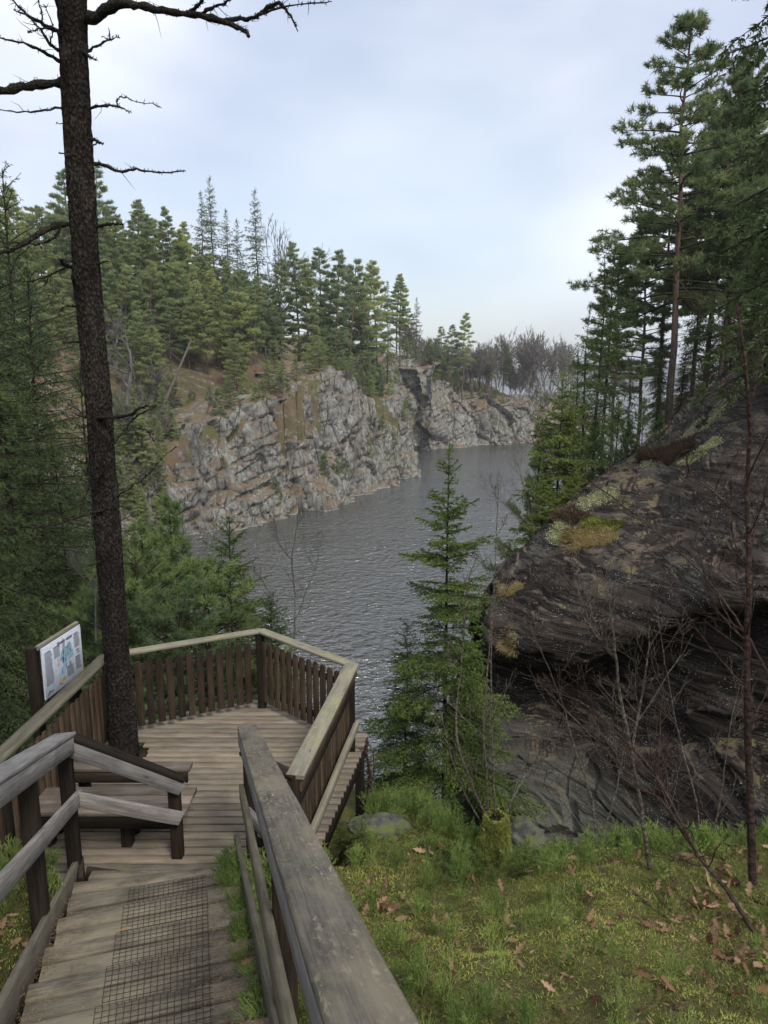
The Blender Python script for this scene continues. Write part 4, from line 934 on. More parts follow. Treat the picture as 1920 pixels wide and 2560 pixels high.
p,s=place_top(4.2,1130,1870,9.2); put(sp_f,p,s,rz=4.9,label='low spruce thicket behind the foot of the slim spruce')
# dark spruces on the left
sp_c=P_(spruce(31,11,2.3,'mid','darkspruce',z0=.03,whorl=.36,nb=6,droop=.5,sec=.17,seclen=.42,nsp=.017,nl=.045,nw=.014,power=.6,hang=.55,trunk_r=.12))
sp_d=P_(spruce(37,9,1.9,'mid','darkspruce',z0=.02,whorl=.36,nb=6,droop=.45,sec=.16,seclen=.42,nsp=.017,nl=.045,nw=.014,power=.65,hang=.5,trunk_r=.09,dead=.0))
left=[('c',-60,120,9.5,.3,'large dark spruce at the left edge, nearest to the stairs'),('d',95,470,12.5,1.7,'dark spruce with a visible trunk left of the big bare trunk'),('c',10,330,15,2.2,'tall spruce behind the others at the upper left edge'),
 ('d',180,640,15.5,3.3,'spruce directly behind the information board'),('d',-10,820,8.6,4.1,'low dark spruce spreading below the left railing'),('c',160,420,22,5.0,'spruce further down the slope behind the bare trunk'),('d',300,900,19,.9,'spruce just right of the bare trunk above the young pines'),
 ('d',55,1080,10.2,2.6,'short spruce filling the gap behind the sign'),('c',60,560,27,1.1,'distant spruce of the left group near the water'),('d',215,1080,13,5.6,'short spruce between the sign and the young pines')]
for k,px,py,y,rz,lab in left:
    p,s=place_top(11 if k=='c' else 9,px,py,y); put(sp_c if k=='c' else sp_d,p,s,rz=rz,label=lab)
# young pines and spruce below the deck
yp=P_(pine(41,5,.5,1.55,'youngpine',nlimb=44,tuft=.115,tn=26,tw=.009,sub=9,tp=4,flat=.7,shape='cone',branch_el=.5,trunk_r=.05,bark='bark_far',stubs=6,lean=.0))
yq=P_(pine(43,4.5,.4,1.9,'youngpine',nlimb=46,tuft=.12,tn=24,tw=.009,sub=10,tp=4,flat=.7,shape='round',branch_el=.35,trunk_r=.05,bark='bark_far',stubs=6,lean=.05))
for k,px,py,y,rz,lab in[(0,478,1268,13.5,.5,'young blue-green pine with a straight leader behind the deck railing'),(1,385,1400,12.5,2.,'bushy young pine between the trunk and the straight young pine'),(1,560,1440,12.6,4.,'broad young pine right behind the far deck corner'),(0,415,1330,16,1.1,'young pine further back towards the cliff'),(1,330,1480,11.8,3.0,'low pine foliage touching the big trunk above the railing'),(1,470,1500,11.6,5.2,'low pine crown just over the back railing')]:
    h=5 if k==0 else 4.5; p,s=place_top(h,px,py,y); put((yp,yq)[k],p,max(s,.6),rz=rz,label=lab)
sp_e=P_(spruce(53,5.5,1.45,'near','spruce',z0=.04,whorl=.26,nb=7,droop=.3,sec=.095,seclen=.42,nsp=.008,nl=.034,nw=.013,power=.62,trunk_r=.05))
p,s=place_top(5.5,600,1285,14); put(sp_e,p,s,rz=.4,label='dense fresh green spruce behind the corner post of the deck')
p,s=place_top(5.5,690,1480,13.4); put(sp_e,p,s,rz=2.4,label='small spruce right of the dense green one, at the water side')
# right bank pines
rp=P_(pine(61,15,5.,4.3,'pine',nlimb=85,tuft=.22,tn=24,tw=.030,sub=11,tp=4,flat=.6,shape='cone',branch_el=.2,trunk_r=.15,lean=.03,stubs=12))
rq=P_(pine(67,14,5.5,3.0,'pine',nlimb=70,tuft=.22,tn=24,tw=.030,sub=10,tp=4,flat=.6,shape='cone',branch_el=.25,trunk_r=.12,lean=.02,stubs=14))
rpl=[(0,1672,20,30,2.2,.045,'tall pine with a reddish trunk, foremost of the right bank pines'),(1,1755,150,33,.4,.03,'second tall pine behind the reddish trunk'),(1,1800,210,34,3.,.0,'thin tall pine to the right of the second one'),(0,1830,330,31,4.4,-.03,'dark crooked pine near the right edge'),(1,1725,300,38,5.,.0,'pine standing furthest back in the right bank group'),(1,1525,600,31,1.4,.0,'slender pine with bare lower trunk beside the sparse spruce')]
rpl+=[(1,1645,330,36,.9,.0,'pine half hidden behind the reddish trunk'),(1,1790,120,36,4.1,.0,'high pine crown above the thin trunks'),(1,1590,520,35,2.2,.0,'lower pine between the slender pine and the reddish one'),(1,1930,380,27,3.7,.0,'pine cut off by the right edge')]
for k,px,py,y,rz,ti,lab in rpl:
    p,s=place_top((15,14)[k],px,py,y,z=-2.0 if px>1600 else -4.5); put((rp,rq)[k],(p[0],p[1],p[2]-.3),s,rz=rz,tilt=(0,ti),label=lab)
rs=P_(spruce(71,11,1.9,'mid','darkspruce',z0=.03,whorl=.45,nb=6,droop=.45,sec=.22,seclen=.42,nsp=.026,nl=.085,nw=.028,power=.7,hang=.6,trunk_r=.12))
rt=P_(spruce(73,9,1.6,'mid','spruce',z0=.05,whorl=.5,nb=5,droop=.45,sec=.24,seclen=.42,nsp=.026,nl=.075,nw=.024,power=.7,hang=.7,trunk_r=.08,asym=.5))
for k,px,py,y,z,rz,lab in[(0,1640,760,36,-3,.3,'dark spruce left of the reddish pine trunk, low on the far right bank'),(0,1730,640,38,-2,1.3,'dark spruce behind the tall pine trunks'),(0,1800,560,40,-2,2.3,'dark spruce behind the pines near the right edge'),(0,1880,420,36,-1.5,3.1,'tall dark spruce behind the crooked pine'),(0,1960,100,22,-.5,4.,'big dark spruce at the right edge of the picture'),(0,1985,-2300,14,0,5.2,'nearest dark spruce reaching in at the upper right corner'),
 (0,1640,900,30,-2.4,.7,'low dark spruce just left of the foot of the reddish pine'),(0,1700,840,34,-2,2.7,'dark spruce between the pine trunks'),(0,1760,800,31,-1.6,3.7,'dark spruce right of the pine trunks, above the heather'),(0,1860,640,27,-1,4.9,'dense spruce behind the lichen band at the right edge'),(1,1500,600,29,-6,5.5,'sparse spruce crown overlapping the slender pine'),(1,1440,760,28,-7,4.4,'sparse spruce with a drooping top standing over the water'),
 (1,1478,640,27,-6,.8,'sparse spruce with drooping twigs left of the slender pine'),(1,1415,860,26,-8,2.,'sparse lower spruce leaning over the lake'),(1,1560,850,34,-4.5,3.4,'small far spruce between the slender pine and the gap'),(0,1820,830,24,-1.,1.9,'low dark spruce beside the mossy rock crest'),(0,1900,700,20,-.3,.2,'dark spruce just above the mossy crest at the right edge')]:
    p,s=place_top((11,9)[k],px,py,y,z=z); put((rs,rt)[k],p,s,rz=rz,label=lab)
bs=P_(spruce(79,5,1.5,'near','brightspruce',z0=.04,whorl=.3,nb=6,droop=.3,sec=.11,seclen=.46,nsp=.011,nl=.045,nw=.018,power=.62,trunk_r=.04,asym=.4))
p,s=place_top(5,1378,930,17,z=-6.3); put(bs,p,s,rz=.2,label='yellow-green young spruce over the lake edge left of the rock crest')
p,s=place_top(5,1420,1130,16,z=-5.3); put(bs,p,s*.95,rz=1.9,label='smaller yellow-green spruce just above the rock edge')
p,s=place_top(5,1345,1180,15.6,z=-5.6); put(bs,p,s,rz=3.9,label='lowest yellow-green spruce at the left end of the rock crest')
yr=yp
for px,py,y,z,lab in[(1530,1010,20,-3.6,'small pine behind the rock crest in its middle'),(1470,1060,18,-4.2,'small pine on the rock crest beside the yellow-green spruce'),(1600,1000,22,-3,'small pine below the gap between the right bank trees'),(1400,1040,17.5,-5.2,'blue-green young pine between the yellow-green spruces'),(1560,1060,17.5,-3.6,'young pine just over the rock crest, left of the heather'),(1640,1040,18.5,-2.9,'young pine behind the heather'),(1750,960,19,-1.6,'young pine behind the upper lichen band'),(1330,1120,17,-6.6,'young pine at the lake side end of the crest'),(1680,1120,15.5,-1.9,'low pine boughs lying over the mossy rock crest')]:
    p,s=place_top(5,px,py,y,z=z); put(yr,p,s,label=lab)
for px,py,y,z,lab in[(1905,560,16,-.5,'young pine with brighter foliage at the right edge above the rock')]:
    p,s=place_top(5,px,py,y,z=z); put(yq,p,s,label=lab)
# ================================================================ BIG TRUNK IN FRONT
TR_PX=[(309,1960,7.20),(309,1885,7.19),(303,1760,7.17),(290,1600,7.14),(281,1480,7.10),(269,1300,7.06),(256,1130,7.02),(246,998,6.98),(236,900,6.96),(224,780,6.93),(212,620,6.88),(204,500,6.85),(194,330,6.78),(186,200,6.72),(182,90,6.66),(180,0,6.6),(176,-160,6.5),(172,-400,6.35),(170,-700,6.2)]
TC=np.array([Wd(a,b,c) for a,b,c in TR_PX]); TPY=np.array([b for a,b,c in TR_PX])
def trunk_d(py): return float(np.interp(-py,-TPY,[c for a,b,c in TR_PX]))
tk=empty('spruce_tree',(float(TC[0][0]),float(TC[0][1]),-5.6)); tag(tk,'big dark bare spruce trunk rising through the deck with broken dead branches','tree')
def rl(o,root=None): o.matrix_parent_inverse=Matrix.Translation(-Vector((root or tk).location)); return o
def bigtrunk():
    zb=np.array([[TC[0][0]-.0,TC[0][1],-6.2]]); P=np.concatenate([zb,TC]); zz=P[:,2]; s=np.linspace(zz[0],zz[-1],340); c=np.stack([np.interp(s,zz,P[:,k]) for k in range(3)],1)
    ker=np.ones(9)/9
    for k in(0,1): c[:,k]=np.convolve(np.pad(c[:,k],4,'edge'),ker,'valid')
    r=np.interp(s,[-6.2,-4.6,-4.1,-3,-1,1,3.4,6,11],[.25,.185,.158,.138,.122,.119,.121,.115,.07]); n=72; th=np.linspace(0,2*math.pi,n,endpoint=False)
    S,T=np.meshgrid(s,th,indexing='ij'); q=np.stack([np.cos(T)*.9,np.sin(T)*.9,S],-1).reshape(-1,3)
    idc,b1,b2=worley(q*np.array([7,7,5.5])); pl=.010*(idc-.5)-.010*np.exp(-((b2-b1)/.12)**2)
    idc,b1,b2=worley(q*np.array([17,17,13])); pl+=.006*(idc-.5)-.004*np.exp(-((b2-b1)/.12)**2)
    pl+=.012*fbm(q*np.array([1.5,1.5,.7]),3)
    kn=np.zeros(len(q))
    for zc,tc_ in((1.85,2.2),(2.6,4.5),(.9,4.),(-.6,5.4),(3.1,3.6)): kn+=.03*np.exp(-((q[:,2]-zc)/.07)**2-(np.angle(np.exp(1j*(T.ravel()-tc_)))/.5)**2)
    rr=r[:,None]+(pl+kn).reshape(S.shape)
    V=np.stack([c[:,0,None]+rr*np.cos(T),c[:,1,None]+rr*np.sin(T),S],-1).reshape(-1,3)
    i=np.arange(339)[:,None]*n; j=np.arange(n)[None]; k=(j+1)%n
    rl(mk('trunk',V,np.stack([i+j,i+k,i+n+k,i+n+j],-1).reshape(-1,4),M['bark'],tk))
bigtrunk()
random.seed(8); np.random.seed(8)
def dead(main,r0,subs=(),d0=0.,d1=0.,fuzz=60,mat='deadwood',twigs=5,r1=.004):
    mb=MB()
    def line(L_,ra,rb,da,db):
        n=len(L_); dm=trunk_d(L_[0][1]) if da is None else 0
        pts=[]; 
        for i,(x,y) in enumerate(L_):
            t=i/(n-1); pts.append(Wd(x,y,base_d+da+(db-da)*t))
        P=np.array(pts); t=np.linspace(0,n-1,n*4); P=cr(P,t); P+=np.random.normal(0,.004,P.shape); r=np.linspace(ra,rb,len(P))*(1+.15*np.random.normal(size=len(P)))
        mb.tube(P,np.maximum(r,.002),6); return P,r
    base_d=trunk_d(main[0][1]); P,r=line(main,r0,r1,d0,d1)
    Ls=[(P,r)]
    for s_ in subs: Ls.append(line(s_,r0*.4,.003,d1*.5,d1))
    for P,r in Ls:
        # bark flakes and lichen tufts on the branch
        L_=np.sum(np.linalg.norm(np.diff(P,axis=0),axis=1))
        for q in range(int(fuzz*L_)):
            t=random.random()**.9; a=interp(P,t*.98); rr=r[int(t*(len(r)-1))]; d=nrm(np.random.normal(size=3)+np.array([0,0,.4])); s=random.uniform(.008,.022)
            b=a+d*rr*.8; mb.tube([b-d*.004,b+d*s*.6+np.random.normal(0,.004,3),b+d*s+np.random.normal(0,.006,3)],[.0045,.0035,.001],3,cap=False)
        for q in range(int(twigs*L_)):
            t=random.uniform(.25,.95); a=interp(P,t); d=nrm(np.random.normal(size=3)+np.array([0,0,.1])); s=random.uniform(.05,.2)
            mb.tube([a,a+d*s*.5+np.random.normal(0,.01,3),a+d*s],[.0035,.0025,.001],3,cap=False)
    rl(mb.build('dead_branch',M[mat],tk))
dead([(195,50),(240,44),(268,22),(300,10),(350,12),(400,28),(470,35),(520,42),(575,60),(610,75),(622,90)],.05,[[(560,52),(610,46),(640,42),(700,20),(830,3)],[(500,36),(530,20),(560,8),(600,-20)],[(640,42),(690,10),(720,30),(745,80)],[(470,34),(500,8),(520,-15)]],0,-.5,110,twigs=9,r1=.012)
dead([(215,271),(260,265),(295,268),(325,280)],.014,[[(293,266),(293,250),(310,243),(345,255),(400,265)]],0,-.1,90)
dead([(215,340),(245,355),(258,360)],.02,[[(245,355),(235,362),(225,368)]],0,-.1,60)
dead([(222,403),(262,415),(300,428),(340,424),(400,432),(465,427)],.018,[],0,-.2,110)
dead([(215,132),(245,112),(270,102),(285,95)],.012,[[(275,100),(273,70)],[(274,100),(298,92)],[(274,100),(255,90)]],0,-.2,40)
dead([(205,120),(222,140),(240,150)],.02,[],0,-.1,150)
dead([(160,160),(110,130),(60,110),(-10,94)],.02,[],0,-.2,60)
dead([(155,205),(90,212),(30,222),(-40,236)],.038,[],0,-.4,150,r1=.03)
dead([(158,268),(100,277),(40,280),(-20,270)],.010,[],0,-.2,60)
dead([(160,85),(110,62),(60,30),(20,-15)],.022,[[(110,62),(100,20),(92,-20)],[(120,70),(90,75),(68,82)]],0,-.2,80,twigs=12)
dead([(155,130),(125,110),(100,72),(70,40),(35,25)],.015,[[(125,110),(130,60),(110,10)]],0,-.3,60,twigs=10)
dead([(190,560),(140,565),(90,590),(40,620),(-30,640)],.030,[[(150,566),(130,600),(60,608),(-20,602)]],0,-.5,60,r1=.02)
dead([(195,672),(160,662),(152,650),(170,655)],.026,[[(165,668),(130,685),(115,705),(113,720)],[(130,685),(90,700),(40,705)]],0,-.3,60)
dead([(230,568),(280,560),(308,562)],.018,[],0,-.2,120)
dead([(235,660),(272,652)],.013,[],0,-.1,60)
dead([(245,1043),(300,1042),(330,1035),(355,1018),(392,1015)],.02,[[(392,1015),(360,1030),(330,1050),(310,1080),(275,1120),(250,1150),(232,1185),(222,1200)],[(345,1070),(370,1080),(385,1105)],[(340,1080),(345,1100)],[(222,1200),(222,1220),(205,1260),(200,1290)]],-.12,-.35,90,twigs=10)
dead([(255,1183),(238,1195),(222,1200)],.014,[],-.12,-.25,60)
dead([(268,1272),(240,1280),(200,1292),(140,1310),(90,1318),(45,1320)],.015,[],-.12,-.2,110)
dead([(290,1240),(320,1225),(345,1205),(375,1185)],.010,[[(375,1185),(400,1150),(440,1115)]],0,-.1,50)
dead([(210,855),(180,856),(157,857)],.016,[],0,0,40)
dead([(225,1045),(200,1040),(178,1028)],.012,[],0,0,60)
dead([(250,1405),(218,1415)],.014,[],-.12,-.2,30)
dead([(200,770),(170,765),(150,775)],.010,[],0,0,30); dead([(170,310),(140,309)],.008,[],0,-.1,20,twigs=0); dead([(170,385),(148,383)],.01,[],0,-.1,20,twigs=0)
# mossy hanging foliage twig at the top
# pale bare shrub beside the information board
# ================================================================ SAPLINGS
def sapling(label,stems,mat='twig',cat='sapling',nside=10,slen=.8,seed=1,name='bare_sapling',up=.55,maxr=.006,bias=(0,0,0)):
    random.seed(seed);np.random.seed(seed); root=empty(name); p0=stems[0][0]; a0=Wd(p0[0][0],p0[0][1],stems[0][1][0]); root.location=tuple(a0); tag(root,label,cat)
    for si,(L_,dd,r0,r1) in enumerate(stems):
        mb=MB(); mt=MB(); P=pxline(L_,np.linspace(dd[0],dd[1],len(L_))); P=cr(P,np.linspace(0,len(P)-1,len(P)*6)); P+=np.random.normal(0,.0025,P.shape)
        r=np.linspace(r0,r1,len(P)); mt.tube(P,r,7)
        def side(p,d,l,rad,dep):
            n=6; q=p; Q=[p]; dz=d
            for i in range(n): dz=nrm(dz+np.random.normal(0,.10,3)+np.array([0,0,.05])); q=q+dz*l/n; Q.append(q)
            Q=np.array(Q); mb.tube(Q,np.linspace(rad*.8,.0013,n+1),4,cap=False)
            for i in range(n):  # buds
                pass
            if dep:
                for j in range(random.randint(2,4)):
                    t=random.uniform(.2,.9); b=interp(Q,t); s=random.uniform(.4,.9); a=nrm(np.cross(dz,np.random.normal(size=3))); side(b,nrm(dz*math.cos(s)+a*math.sin(s)),l*random.uniform(.3,.6),max(.0018,rad*.5),dep-1)
        for j in range(nside):
            t=random.uniform(.15,.98); p=interp(P,t); ax=nrm(interp(P,min(1,t+.03))-interp(P,t-.03)); az=random.random()*6.3
            d=nrm(np.array([math.cos(az),math.sin(az)*.6,up])+.3*ax+np.array(bias)); side(p,d,slen*random.uniform(.4,1.1)*(1.15-t*.6),min(maxr,r0*.45*(1.2-t)+.0015),2)
        rl(mt.build('stem',M[mat],root,smooth=True),root); rl(mb.build('twigs',M[mat],root),root)
    return root
sapling('dark red-brown sapling standing straight up at the far right in front of the rock',[([(1882,2210),(1876,2000),(1868,1800),(1868,1600),(1872,1400),(1868,1250),(1874,1080),(1862,900),(1840,760)],(3.9,4.1),.026,.006)],'darktwig',nside=20,slen=1.0,seed=5,maxr=.007)
sapling('tan sapling forking in front of the rock recess, left of the dark red-brown one',[([(1645,2290),(1618,2130),(1600,2000),(1578,1880),(1550,1740),(1540,1650),(1530,1560),(1522,1500)],(4.2,4.6),.017,.006),([(1578,1880),(1600,1760),(1620,1640),(1622,1560)],(4.4,4.6),.010,.003),([(1540,1650),(1500,1600),(1470,1560),(1445,1520)],(4.5,4.6),.009,.003)],'twig',nside=9,slen=.6,seed=9)
sapling('dark leaning branchy sapling slanting from the lower right towards the rock',[([(1885,2330),(1820,2230),(1740,2130),(1660,2010),(1592,1960),(1520,1880),(1440,1800),(1330,1690)],(3.4,4.6),.014,.003),([(1740,2130),(1640,1940),(1560,1850),(1460,1760),(1340,1720)],(3.7,4.7),.010,.003)],'darktwig',nside=10,slen=.7,seed=14,up=.4,bias=(-.5,0,.1))
sapling('clump of slim bare hazel stems growing out of the mossy stump',[([(1228,2075),(1190,1985),(1152,1890),(1140,1800),(1155,1640),(1165,1500),(1178,1420)],(4.93,5.3),.013,.003),([(1222,2075),(1214,1900),(1208,1800),(1225,1600),(1238,1400),(1246,1180)],(4.93,5.2),.009,.002),([(1240,2075),(1232,1900),(1228,1700),(1230,1560),(1245,1450)],(4.95,5.2),.010,.003),([(1218,2075),(1170,2000),(1130,1900),(1100,1780),(1060,1660),(1015,1560)],(4.95,5.3),.007,.002),([(1250,2080),(1290,1980),(1340,1900),(1400,1800)],(4.95,5.3),.007,.002)],'twig',nside=6,slen=.6,seed=21,up=.9)
sapling('thin branching bare shrub in the middle of the grass edge before the rock',[([(1490,2120),(1480,2000),(1430,1850),(1400,1740),(1340,1600)],(5.0,5.6),.010,.003),([(1495,2120),(1540,1980),(1570,1850),(1700,1640)],(5.0,5.6),.009,.003),([(1492,2120),(1400,2000),(1300,1930),(1190,1830)],(5.0,5.6),.008,.002)],'twig',nside=7,slen=.6,seed=27,up=.6)
sapling('tangled fine bare shrub low in front of the rock at the right',[([(1760,2160),(1740,2000),(1700,1850),(1660,1640),(1640,1500)],(5.2,5.8),.010,.002),([(1765,2160),(1800,2000),(1820,1850),(1850,1700)],(5.2,5.6),.009,.002),([(1762,2160),(1680,2040),(1600,1950),(1500,1900)],(5.2,5.6),.008,.002)],'twig',nside=9,slen=.6,seed=33,up=.6)
sapling('dark bare sapling crossing in front of the rock slab, right of centre',[([(1930,1700),(1850,1560),(1760,1440),(1640,1330),(1500,1220),(1370,1130)],(4.4,5.6),.009,.003)],'darktwig',nside=7,slen=.7,seed=41,up=.4,bias=(-.4,0,.1))
sapling('pale leafless shrub behind the deck corner, in front of the water',[([(735,1620),(738,1500),(730,1400),(742,1320),(748,1240)],(9.6,9.9),.016,.004),([(735,1600),(700,1530),(650,1440),(632,1410)],(9.6,9.8),.011,.003),([(737,1560),(765,1480),(790,1420),(800,1370)],(9.6,9.9),.010,.003),([(730,1400),(705,1370),(690,1330),(700,1290)],(9.7,9.9),.008,.003)],'greywood',nside=6,slen=.6,seed=51,up=.8)
sapling('white-barked dead sapling between the information board and the big trunk',[([(240,1600),(238,1480),(232,1460),(228,1420),(215,1400)],(8.8,9.2),.014,.004),([(232,1470),(190,1425),(175,1400)],(8.9,9.2),.007,.003)],'greywood',nside=9,slen=.5,seed=57,up=.7)
sapling('broken dead stick with drooping twigs at the outer corner of the walkway',[([(915,2010),(925,1940),(915,1880),(917,1845)],(7.2,7.2),.022,.012),([(918,1850),(935,1900),(925,1990)],(7.2,7.1),.008,.004)],'darktwig',nside=3,slen=.35,seed=60,up=-.5,cat='dead stick',name='dead_stick')
sapling('fine leafless birch leaning out over the lake from the rock crest',[([(1335,1330),(1320,1260),(1300,1180),(1290,1140)],(13.5,14),.012,.003),([(1335,1330),(1290,1290),(1250,1250),(1215,1238)],(13.5,14),.009,.003)],'twig',nside=12,slen=1.0,seed=63,up=.5)
sapling('bare twiggy birch rising behind the rock crest left of the reddish pine',[([(1580,1120),(1572,1040),(1578,980),(1570,940)],(20,20),.03,.01),([(1580,1120),(1530,1010),(1480,950)],(20,20),.02,.006)],'twig',nside=14,slen=1.3,seed=66,up=.6,maxr=.012)
# ================================================================ GROUND COVER
def gz(x,y): return G(np.asarray(x,float),np.asarray(y,float))
def stair_ok(x,y):
    la=stair_lat(x,y); on=(la>-.12)&(la<1.32)&(y<5.4); dk=(x>-3.75)&(x<-.15)&(y>4.9)&(y<8.7)
    return ~(on|dk)
# moss fronds
g=np.random.default_rng(5)
def scatter(n,x0,x1,y0,y1,dens=lambda x,y:1+0*x):
    x=g.uniform(x0,x1,n);y=y0+(y1-y0)*g.random(n)**1.5; k=g.random(n)<dens(x,y); x,y=x[k],y[k]; m=stair_ok(x,y)&(np.abs(x)<.62*(y+1.2)+.6); return x[m],y[m]
def nmask(x,y,s,o,w_,seed=0): return sst(-w_,w_,vnoise(np.stack([x*s+seed,y*s,0*x],-1))+o)
def moss():
    x,y=scatter(900000,-4.6,6.2,1.0,9.5,lambda x,y:.35+.65*nmask(x,y,1.1,.1,.4)); z=gz(x,y); n=len(x); L_=(.007+.014*g.random(n))*(1+.10*y)
    d=nrm(np.stack([g.normal(size=n)*.8,g.normal(size=n)*.8,.5+g.random(n)],1)); p=np.stack([x,y,z-.004],1); s=nrm(np.cross(d,g.normal(size=(n,3))))*(L_*.16)[:,None]
    V=np.stack([p-s,p+s,p+d*L_[:,None]],1).reshape(-1,3)
    t=np.clip(.5+.45*vnoise(np.stack([x*1.3,y*1.3,0*x+4],1))+.2*g.normal(size=n),0,1)
    o=mk('moss',V,np.arange(3*n).reshape(-1,3),M['mossfuzz'],col=np.repeat(t,3)); tag(o,'yellow-green moss fronds covering the slope beside the stairs','moss',kind='stuff')
moss()
def bilberry():
    # prototype tufts of thin green branching stems
    protos=[]
    for k in range(10):
        A=[];B=[];W=[]
        for s in range(g.integers(5,9)):
            az=g.random()*6.3; lean=g.random()*.45; p=np.array([g.normal()*.02,g.normal()*.02,-.02]); d=np.array([math.cos(az)*lean,math.sin(az)*lean,1.]); 
            def gr(p,d,l,w_,dep):
                n=2
                for i in range(n):
                    q=p+nrm(d)*l/n; A.append(p);B.append(q);W.append(w_); p=q; d=nrm(d)+g.normal(size=3)*.12
                if dep:
                    for j in range(3 if dep>1 else 2): gr(p-nrm(d)*l*g.random()*.6,nrm(d)+g.normal(size=3)*.42+np.array([0,0,.25]),l*.62,w_*.75,dep-1)
            gr(p,d,.115,.0030,3)
        protos.append((np.array(A),np.array(B),np.array(W)))
    dn=lambda x,y:np.clip(.20+1.0*nmask(x,y,1.0,.08,.3,7)+.9*np.exp(-((stair_lat(x,y)-1.5)/.25)**2)+.4*sst(4.2,5.2,y),0,1)
    x,y=scatter(4600,-4.4,6.2,1.2,6.5,dn)
    ex=g.uniform(0,1,160); 
    # a fringe spilling over the right stringer
    ys_=np.concatenate([g.uniform(2.4,5.2,60),g.normal(4.5,.25,60),g.normal(3.75,.18,45),g.normal(3.1,.15,15)]); xs_=-1.91-(ys_-3.23)*.27+1.23/.966+g.normal(size=len(ys_))*.05
    x=np.concatenate([x,xs_]); y=np.concatenate([y,ys_]); z=gz(x,y); z[-len(ys_):]=np.maximum(z[-len(ys_):],-1.99-.375*ys_+.0)
    Vs=[];Ks=[]
    for i in range(len(x)):
        A,B,W=protos[i%10]; a=g.random()*6.3; s=g.uniform(.55,1.15)*(1.15 if y[i]>4.3 else .85); c_,s_=math.cos(a),math.sin(a); Rm=np.array([[c_,-s_,0],[s_,c_,0],[0,0,1]])*s
        tl=0
        if i>=len(x)-len(ys_): Rm=np.array([[1,0,-.40],[0,1,0],[0,0,.9]])@Rm*.95
        P=A@Rm.T+[x[i],y[i],z[i]];Q=B@Rm.T+[x[i],y[i],z[i]]; d=Q-P; sd=nrm(np.cross(d,g.normal(size=(len(P),3))))*(W*s*(1+.12*y[i]))[:,None]*.75
        Vs.append(np.stack([P-sd,P+sd,Q+sd*.6,Q-sd*.6],1).reshape(-1,3)); Ks.append(np.full(len(P)*4,np.clip(.5+.3*g.normal(),0,1)))
    V=np.concatenate(Vs); o=mk('bilberry_shrubs',V,np.arange(len(V)).reshape(-1,4),M['bilberry'],col=np.concatenate(Ks)); tag(o,'thin bright green leafless bilberry stems all over the mossy slope','ground cover',kind='stuff')
bilberry()
# ---- dead oak leaves
def leaf_mesh(seed):
    random.seed(seed); ph0=random.random()*6; n=27; O=[]
    for i in range(n):
        t=i/(n-1); wv=.5*math.sin(math.pi*min(1,t*.93+.05))**.8*(.42+.1*t); lob=.72+.28*math.sin(t*math.pi*7.5+ph0)**3*1.0 if 0<i<n-1 else .2; O.append((t,wv*lob*random.uniform(.93,1.07)))
    V=[];F=[]; cu=random.uniform(-.3,1.6); tw=random.uniform(-.8,.8)
    for i,(t,w_) in enumerate(O):
        for s in(-1,-.5,0,.5,1):
            yy=w_*s; zz=cu*(.45*yy*yy*3+.35*(t-.5)**2)+tw*yy*(t-.4)*.9+abs(s)*.04*random.uniform(-1,1)+(.03 if s==0 else 0)*0
            V.append((t-.5,yy,zz))
    for i in range(n-1):
        for j in range(4): a=i*5+j; F.append((a,a+1,a+6,a+5))
    V=np.array(V); k=len(V); V2=V-[0,0,.012]; F=np.array(F)
    rim=[i*5 for i in range(n)]+[(n-1)*5+j for j in range(1,5)]+[i*5+4 for i in range(n-2,-1,-1)]+[3,2,1]
    RF=[(a,rim[(q+1)%len(rim)],rim[(q+1)%len(rim)]+k,a+k) for q,a in enumerate(rim)]
    m=MB(); m.add(np.concatenate([V,V2]),np.concatenate([F,F[:,::-1]+k,np.array(RF)[:,::-1]])); m.tube([(-.5,0,0),(-.62,.01,.01),(-.7,0,.0)],[.012,.010,.008],4)
    o=m.build('oak_leaf',M['leaf']); me=o.data; bpy.data.objects.remove(o); return me
LM=[leaf_mesh(k) for k in range(9)]
